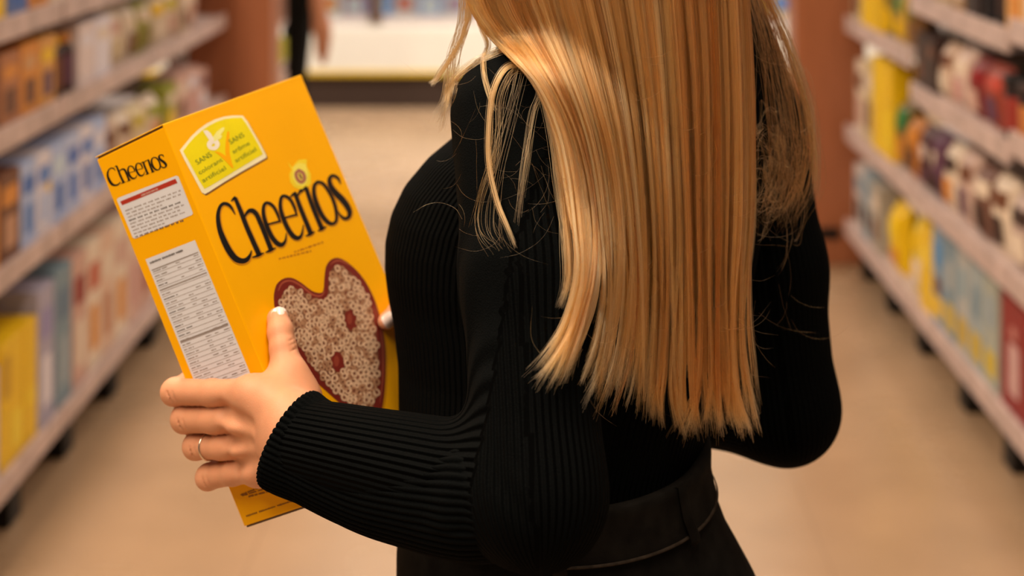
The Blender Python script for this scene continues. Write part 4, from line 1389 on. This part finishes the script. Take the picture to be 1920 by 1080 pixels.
# bottom right
row(1, FR, ZR[0], 3.20, rw[0], [
 ('carton', .17, .25, (150, 40, 36), art(CRM, RED)), ('carton', .20, .262, RED, [(.3, .7, .16, .62, (206, 150, 130)), (.36, .64, .66, .78, (190, 110, 90))]),
 ('gap', .02), ('carton', .12, .262, (168, 158, 130), [(.1, .9, .1, .34, (206, 164, 40)), (.2, .8, .55, .85, (150, 150, 138))]), ('carton', .12, .262, (158, 156, 140), [(.1, .9, .08, .36, (200, 156, 40)), (.2, .8, .5, .8, TEA)]),
 ('carton', .12, .262, (176, 162, 140), [(.1, .9, .08, .36, (196, 150, 40)), (.2, .8, .55, .85, (140, 150, 140))]), ('carton', .12, .262, TEA, [(.1, .9, .08, .36, (206, 160, 50)), (.2, .8, .5, .8, (170, 160, 140))]),
 ('carton', .12, .262, (130, 140, 140), [(.1, .9, .08, .3, YW), (.2, .8, .32, .5, BRN), (.15, .85, .62, .9, (70, 130, 160))]),
 ('carton', .13, .24, YW, [(.15, .85, .5, .8, (250, 190, 40))]), ('bag', .14, .23, (232, 184, 60), art(YW, CRM)), ('gap', .13),
 ('bag', .17, .20, YW, [(.2, .8, .5, .8, (252, 190, 10)), (.2, .8, .12, .35, ORG)]), ('gap', .08), ('carton', .13, .21, (176, 150, 120), art(CRM, BRN)), ('carton', .13, .22, (150, 150, 138), art((110, 130, 130), BLK)), ('carton', .13, .22, (206, 176, 150), art(TEA, BLK))])
# second right
row(1, FR, ZR[1], 3.22, rw[1], [
 ('bag', .16, .20, BRN, art(CRM, DBR)), ('bag', .16, .19, (190, 150, 124), art(DBR, CRM)), ('bag', .15, .20, CRM, art(BRN, DBR)), ('bag', .15, .19, (120, 76, 56), art(CRM, DBR)),
 ('bag', .14, .2, (206, 160, 130), art(BRN, PUR)), ('bag', .14, .19, CRM, art(DBR, ORG)), ('bag', .13, .2, PUR, [(.35, .65, .5, .72, CRM), (.2, .8, .1, .35, DBR)]), ('bag', .13, .19, (84, 48, 44), [(.3, .7, .5, .72, (220, 180, 150)), (.2, .8, .1, .3, PUR)])], hs=0.92)
row(1, FR, ZR[1], 4.40, rw[1], [
 ('bag', .13, .17, (190, 110, 40), art(ORG, BRN)), ('bag', .13, .20, (110, 84, 40), [(.1, .9, .6, .9, GRN), (.2, .8, .1, .5, ORG)]), ('carton', .14, .30, YW, [(.1, .9, .1, .5, (250, 190, 10)), (.1, .9, .6, .9, (244, 180, 6))]), ('carton', .14, .30, (244, 184, 10), [(.1, .9, .1, .5, YW)]),
 ('carton', .13, .27, (206, 168, 110), art(CRM, BRN)), ('carton', .13, .25, CRM, art(BRN, SAL))])
# third right
row(1, FR, ZR[2], 3.22, rw[2], [
 ('bag', .15, .17, (206, 120, 60), art(YW, ORG)), ('tub', .11, .16, BLK, [(0, 1, 0, 1, DBR), (0, 1, 0, 1, (190, 110, 50))]), ('tub', .11, .165, (40, 28, 26), [(0, 1, 0, 1, BLK), (0, 1, 0, 1, (150, 50, 36))]),
 ('bag', .15, .17, (150, 60, 40), art((190, 70, 50), PUR)), ('bag', .14, .165, (126, 44, 36), art(RED, SAL)), ('bag', .14, .17, (216, 172, 140), art(CRM, PNK)), ('bag', .14, .165, (206, 160, 122), art(BRN, CRM)),
 ('carton', .11, .17, DBR, art(BRN)), ('carton', .10, .17, (50, 32, 26), art(DBR, BRN))], hs=0.9)
row(1, FR, .86 + LIP_R - .006, 4.40, rw[2], [
 ('bag', .14, .17, (130, 84, 44), [(.2, .8, .5, .85, OLV)]), ('bag', .14, .165, (206, 150, 50), [(.2, .8, .55, .9, GRN), (.2, .8, .1, .4, YW)]), ('bag', .13, .18, (150, 110, 40), art(OLV, YW)),
 ('carton', .15, .27, YW, art((250, 190, 20), YW)), ('carton', .15, .27, (246, 184, 16), art(YW)), ('carton', .14, .2, (206, 170, 120), art(CRM, BRN))])
# top right
row(1, FR, ZR[3], 3.24, rw[3], [
 ('carton', .15, .17, CRM, art(ORG, YW)), ('carton', .14, .17, (226, 160, 90), art(CRM, ORG)), ('tub', .11, .18, BLK, [(0, 1, 0, 1, BLK), (0, 1, 0, 1, DBR)]), ('tub', .11, .18, (30, 26, 26), [(0, 1, 0, 1, BLK), (0, 1, 0, 1, BLK)]),
 ('carton', .12, .17, (50, 34, 28), art(BRN)), ('carton', .13, .17, (160, 110, 60), art(BRN, CRM)), ('bag', .14, .17, (200, 160, 100), art(GRN, CRM)), ('bag', .14, .17, (206, 170, 110), art(OLV, YW))])

# labels that single each item out: by colour and shelf, then by place along it
from collections import defaultdict
by = defaultdict(list)
for g, key, cat, sw, y in GOODS: by[key].append((y, g, cat))
NTH = ['first', 'second', 'third', 'fourth', 'fifth', 'sixth', 'seventh', 'eighth']
for (sw, cw, noun, acc), L in by.items():
    L.sort(key=lambda t: t[0])
    for i, (y, g, cat) in enumerate(L):
        lab = f'{cw} {noun}' + (f' with {acc} panel' if acc else '')
        lab += f', {NTH[i] + " " if i else ""}nearest of such on the {sw}' if len(L) > 1 else f' on the {sw}'
        tag(g, lab, cat, 'goods on the ' + sw)

# goods on the end racks behind the panels
def upright_box(name, x, y, z, w, d, h, base, arts, label, cat, group):
    g = empty(name, (x, y, z)); tag(g, label, cat, group)
    MB().box((-w / 2, -d / 2, 0), (w / 2, d / 2, h), bev=.003).build('carton', cmat(base), g)
    mb = MB(); ms = []
    for k, (u0, u1, v0, v1, c) in enumerate(arts):
        ms.append(cmat(c)); mb.box((-w / 2 + u0 * w, -d / 2 - .002 - .0005 * k, v0 * h), (-w / 2 + u1 * w, -d / 2 + .001, v1 * h), k)
    if ms: mb.build('label', ms, g)
upright_box('food_carton', -1.045, 5.74, .686, .12, .2, .085, (170, 150, 10), [(.1, .9, .2, .8, (200, 176, 0))], 'yellow-green carton beside the dark trouser leg of the background shopper', 'box', 'goods on the end rack')
upright_box('food_carton', -1.045, 5.74, .506, .12, .2, .14, (206, 160, 130), [(.1, .9, .6, .9, (226, 190, 170))], 'pale pink carton on the end rack under the yellow-green one', 'box', 'goods on the end rack')
upright_box('food_carton', -1.045, 5.74, .846, .12, .2, .2, (120, 74, 50), [(.1, .9, .3, .8, (150, 96, 70))], 'brown carton on the end rack above the yellow-green one', 'box', 'goods on the end rack')

# ------------------------------------------------------------------ freezer case across the end
m_frz = mat('freezer_enamel', seen(246, 220, 184, .92), .35, .4, .03, 4)
m_kick = mat('dark_kick_plate', (.045, .028, .022), .55, .3)
m_yst = mat('yellow_bumper', seen(214, 160, 30, 1), .45, .4)
m_gl = bpy.data.materials.new('freezer_glass'); m_gl.use_nodes = True
gb = m_gl.node_tree.nodes['Principled BSDF']
gb.inputs['Transmission Weight'].default_value = 1; gb.inputs['Roughness'].default_value = .02; gb.inputs['IOR'].default_value = 1.1
m_mull = mat('brown_door_frame', (.12, .075, .05), .5, .4)
FY = 8.70
fz = empty('freezer_case', (0, FY, 0)); tag(fz, 'long pale freezer case with glass doors at the end of the aisle', 'freezer')
MB().box((-3.2, .012, 0), (3.2, 1.0, .185)).build('kick_plate', m_kick, fz)
MB().box((-3.2, -.012, .188), (3.2, .05, .216), bev=.004).build('bumper_strip', m_yst, fz)
MB().box((-3.2, 0, .20), (3.2, 1.0, .475), bev=.01).build('lower_panel', m_frz, fz)
MB().box((-3.2, .02, .475), (3.2, .12, .52), bev=.006).build('door_sill', mat('sill_metal', seen(206, 176, 150, 1), .4, .4), fz)
MB().box((-3.2, .92, .44), (3.2, 1.0, 2.3)).build('back_wall', m_frz, fz)
MB().box((-3.2, 0, 2.2), (3.2, 1.0, 2.5)).build('canopy', m_frz, fz)
for z in (.52, .86, 1.22, 1.58, 1.9):
    MB().box((-3.2, .2, z - .02), (3.2, .9, z)).build('wire_shelf', m_frz, fz)
xs_ = [-3.15 + .74 * k for k in range(9)]
off_ = -.952 - min(xs_, key=lambda x: abs(x + .952))
for k in range(9):
    x = xs_[k] + off_
    MB().box((x - .035, .0, .50), (x + .035, .06, 2.22), bev=.004).build('mullion', m_mull, fz)
    if k < 8:
        MB().box((x + .036, .025, .50), (x + .703, .032, 2.2)).build('glass_door', m_gl, fz)
fc = [LBL, (226, 210, 200), (176, 80, 60), (150, 170, 200), (214, 130, 60), (220, 214, 214), (180, 196, 214), (206, 110, 80), (230, 220, 210), (196, 150, 150), (120, 150, 196), (232, 214, 196)]
k = 0
x = -2.45
xe = {}
while x < 2.2:
    w = .15
    c = fc[k % len(fc)]
    if 1.27 < x < 1.55: c = YW
    wi = ['white', 'red', 'blue', 'orange']
    upright_box('frozen_carton', x, FY + .32, .522, w - .01, .2, .2 + .02 * (k % 3), c, [(.1, .9, .55, .85, fc[(k + 5) % len(fc)]), (.2, .8, .1, .45, fc[(k + 8) % len(fc)])],
                '', 'box', 'frozen cartons behind the freezer glass')
    o = [q for q in COL.objects if q.name.startswith('frozen_carton')]
    x += w; k += 1
fro = sorted([q for q in COL.objects if q.name.startswith('frozen_carton') and q.parent is None], key=lambda q: q.location.x)
x_m = -.952
left_ = [q for q in fro if q.location.x < x_m][::-1]; right_ = [q for q in fro if q.location.x >= x_m]
ORDN = ['first', 'second', 'third', 'fourth', 'fifth', 'sixth', 'seventh', 'eighth', 'ninth', 'tenth', 'eleventh', 'twelfth', 'thirteenth', 'fourteenth', 'fifteenth', 'sixteenth', 'seventeenth', 'eighteenth', 'nineteenth', 'twentieth', 'twenty-first', 'twenty-second', 'twenty-third', 'twenty-fourth', 'twenty-fifth']
for i, q in enumerate(left_): q['label'] = f'frozen carton in the far freezer, {ORDN[i]} left of the dark door post'
for i, q in enumerate(right_): q['label'] = f'frozen carton in the far freezer, {ORDN[i]} right of the dark door post'

# ------------------------------------------------------------------ shopper in the background
def bp_(px, py, Y=5.95): return P(px, py, Y)
BX = -.955
sh_y = 5.98
def pj(x, y, z): k_ = (y + .28) / y; return np.array([x * k_, y + .28, 1.5 - (1.5 - z) * k_])
hipz = .86
legs = [(pj(-.955, 5.94, .92), pj(-.985, 5.93, .50), pj(-1.0, 5.95, .10)), (pj(-.965, 6.10, .92), pj(-1.0, 6.10, .50), pj(-1.02, 6.12, .10))]
def bg_trousers(q):
    d = ellip(q, pj(-.955, 6.02, .98), (.075, .15, .13))
    for h, k_, a in legs:
        d = smin(d, seg(q, h, k_, .058, .047), .04); d = smin(d, seg(q, k_, a, .047, .036), .02)
    return d
def bg_top(q):
    d = ellip(q, pj(-.95, 6.02, 1.22), (.095, .165, .25))
    d = smin(d, seg(q, pj(-.95, 5.86, 1.38), pj(-.90, 5.84, 1.14), .048, .042), .03)
    d = smin(d, seg(q, pj(-.95, 6.18, 1.38), pj(-.97, 6.22, 1.10), .048, .042), .03)
    return smin(d, seg(q, pj(-.95, 6.02, 1.40), pj(-.95, 6.02, 1.50), .06, .055), .04)
WRB = pj(-.862, 5.84, .905)
bgf = []
for i, (x0, x1, z1) in enumerate(((-.822, -.826, .690), (-.840, -.836, .672), (-.858, -.850, .680), (-.876, -.864, .704))):
    a = pj(x0, 5.80 + .012 * i, .80); e = pj(x1, 5.79 + .013 * i, z1)
    m_ = (a + e) / 2 + np.array([.008, -.004, 0])
    bgf.append((a, m_, e))
def bg_skin(q):
    d = smin(bg_trousers(q), bg_top(q), .03) + .008
    d = smin(d, seg(q, pj(-.895, 5.84, 1.12), WRB, .036, .026), .01)
    for a, m_, e in bgf:
        d = smin(d, seg(q, WRB, a, .022, .0125), .02)
    f = None
    for a, m_, e in bgf:
        c = smin(seg(q, a, m_, .0115, .0105), seg(q, m_, e, .0105, .0085), .003)
        f = c if f is None else np.minimum(f, c)
    d = smin(d, f, .006)
    d = smin(d, chain(q, [(WRB + np.array([.012, 0, -.02]), .016), (pj(-.822, 5.835, .82), .012), (pj(-.812, 5.815, .765), .009)], .006), .008)
    d = smin(d, seg(q, pj(-.97, 6.22, 1.10), pj(-.93, 6.22, .90), .034, .03), .01)
    h = pj(-.935, 6.02, 1.62)
    d = smin(d, ellip(q, h + np.array([0, 0, .03]), (.092, .074, .092)), .03)
    d = smin(d, ellip(q, h + np.array([.03, 0, -.045]), (.06, .055, .065)), .03)
    d = smin(d, seg(q, h + np.array([.088, 0, .0]), h + np.array([.105, 0, -.03]), .007, .010), .01)
    d = smin(d, seg(q, pj(-.95, 6.02, 1.44), h + np.array([-.02, 0, -.06]), .052, .05), .03)
    for s_ in (-1, 1):
        d = smin(d, ellip(q, h + np.array([-.005, .074 * s_, -.01]), (.018, .007, .03)), .008)
    for h_, k_, a in legs:
        d = smin(d, seg(q, a, a + np.array([.12, 0, -.055]), .034, .026), .02)
    return d
V, Q = nets(bg_skin, (-1.22, 6.00, -.02), (-.75, 6.62, 1.82), .009)
m_skin2 = mat('skin_shopper', (.50, .23, .135), .5, .3, .05, 40)
pb = quad_mesh('person', V, Q, m_skin2)
tag(pb, 'blurred shopper in black trousers with one bare hand hanging, standing by the left brown panel', 'person')
V, Q = nets(bg_trousers, (-1.22, 6.02, .02), (-.86, 6.62, 1.14), .009)
quad_mesh('trousers', V, Q, mat('black_cotton', (.006, .006, .006), .85, .15), pb)
V, Q = nets(lambda q: bg_top(q) - .004, (-1.18, 5.98, .94), (-.82, 6.66, 1.58), .010)
quad_mesh('jacket', V, Q, mat('black_wool', (.007, .007, .007), .85, .15), pb)
V, Q = nets(lambda q: np.maximum(ellip(q, pj(-.945, 6.02, 1.665), (.10, .084, .10)), q[0] + .925), (-1.15, 6.17, 1.52), (-.82, 6.44, 1.81), .009)
quad_mesh('hair', V, Q, mat('dark_hair', (.02, .012, .008), .5), pb)
for h_, k_, a in legs:
    V, Q = nets(lambda q: np.maximum(seg(q, a + np.array([-.03, 0, -.05]), a + np.array([.15, 0, -.062]), .040, .034), .004 - q[2]), a + np.array([-.1, -.07, -.096]), a + np.array([.22, .07, .03]), .008)
    quad_mesh('shoe', V, Q, mat('black_leather', (.012, .011, .01), .4), pb)

# ================================================================== LIGHT
def area(name, loc, size, power, col=(1, .77, .55), rot=(0, 0, 0)):
    l = bpy.data.lights.new(name, 'AREA'); l.shape = 'RECTANGLE'; l.size, l.size_y = size
    l.energy = power; l.color = col
    o = bpy.data.objects.new(name, l); o.location = loc; o.rotation_euler = rot
    return link(o)
area('ceiling_light', (.15, .6, 3.3), (.30, 3.0), 82)
area('ceiling_light', (-1.25, 1.0, 3.3), (.30, 5.0), 275)
area('ceiling_light', (1.1, 3.2, 3.3), (.30, 4.5), 35)
area('ceiling_light', (0, 7.4, 3.3), (6.5, .5), 430, (1, .88, .76))
area('ceiling_light', (-2.6, 3.0, 3.3), (.3, 6.0), 40)
area('ceiling_light', (2.6, 3.0, 3.3), (.3, 6.0), 40)
area('freezer_light', (0, FY + .14, 2.15), (6.2, .06), 80, (1, .88, .76), (math.radians(20), 0, 0))
W = bpy.data.worlds.new('shop_ambient'); W.use_nodes = True; S.world = W
W.node_tree.nodes['Background'].inputs['Color'].default_value = (1, .75, .53, 1)
W.node_tree.nodes['Background'].inputs['Strength'].default_value = .22

# ================================================================== CAMERA
cam = bpy.data.cameras.new('camera')
cam.sensor_width = 36; cam.sensor_fit = 'HORIZONTAL'
cam.lens = F / 1920 * 36
cam.shift_x = -(CX - 960) / 1920
cam.shift_y = -(540 - CY) / 1920
cam.clip_start = .05
cam.dof.use_dof = True; cam.dof.focus_distance = 1.05; cam.dof.aperture_fstop = 4.3
co = link(bpy.data.objects.new('camera', cam))
co.location = (0, 0, HC); co.rotation_euler = (math.pi / 2, 0, 0)
S.camera = co
S.view_settings.view_transform = 'Standard'; S.view_settings.look = 'None'
S.view_settings.gamma = 1; S.view_settings.use_curve_mapping = False
S.view_settings.exposure = -0.58
try:
    S.cycles.max_bounces = 16; S.cycles.transparent_max_bounces = 24
except Exception: pass
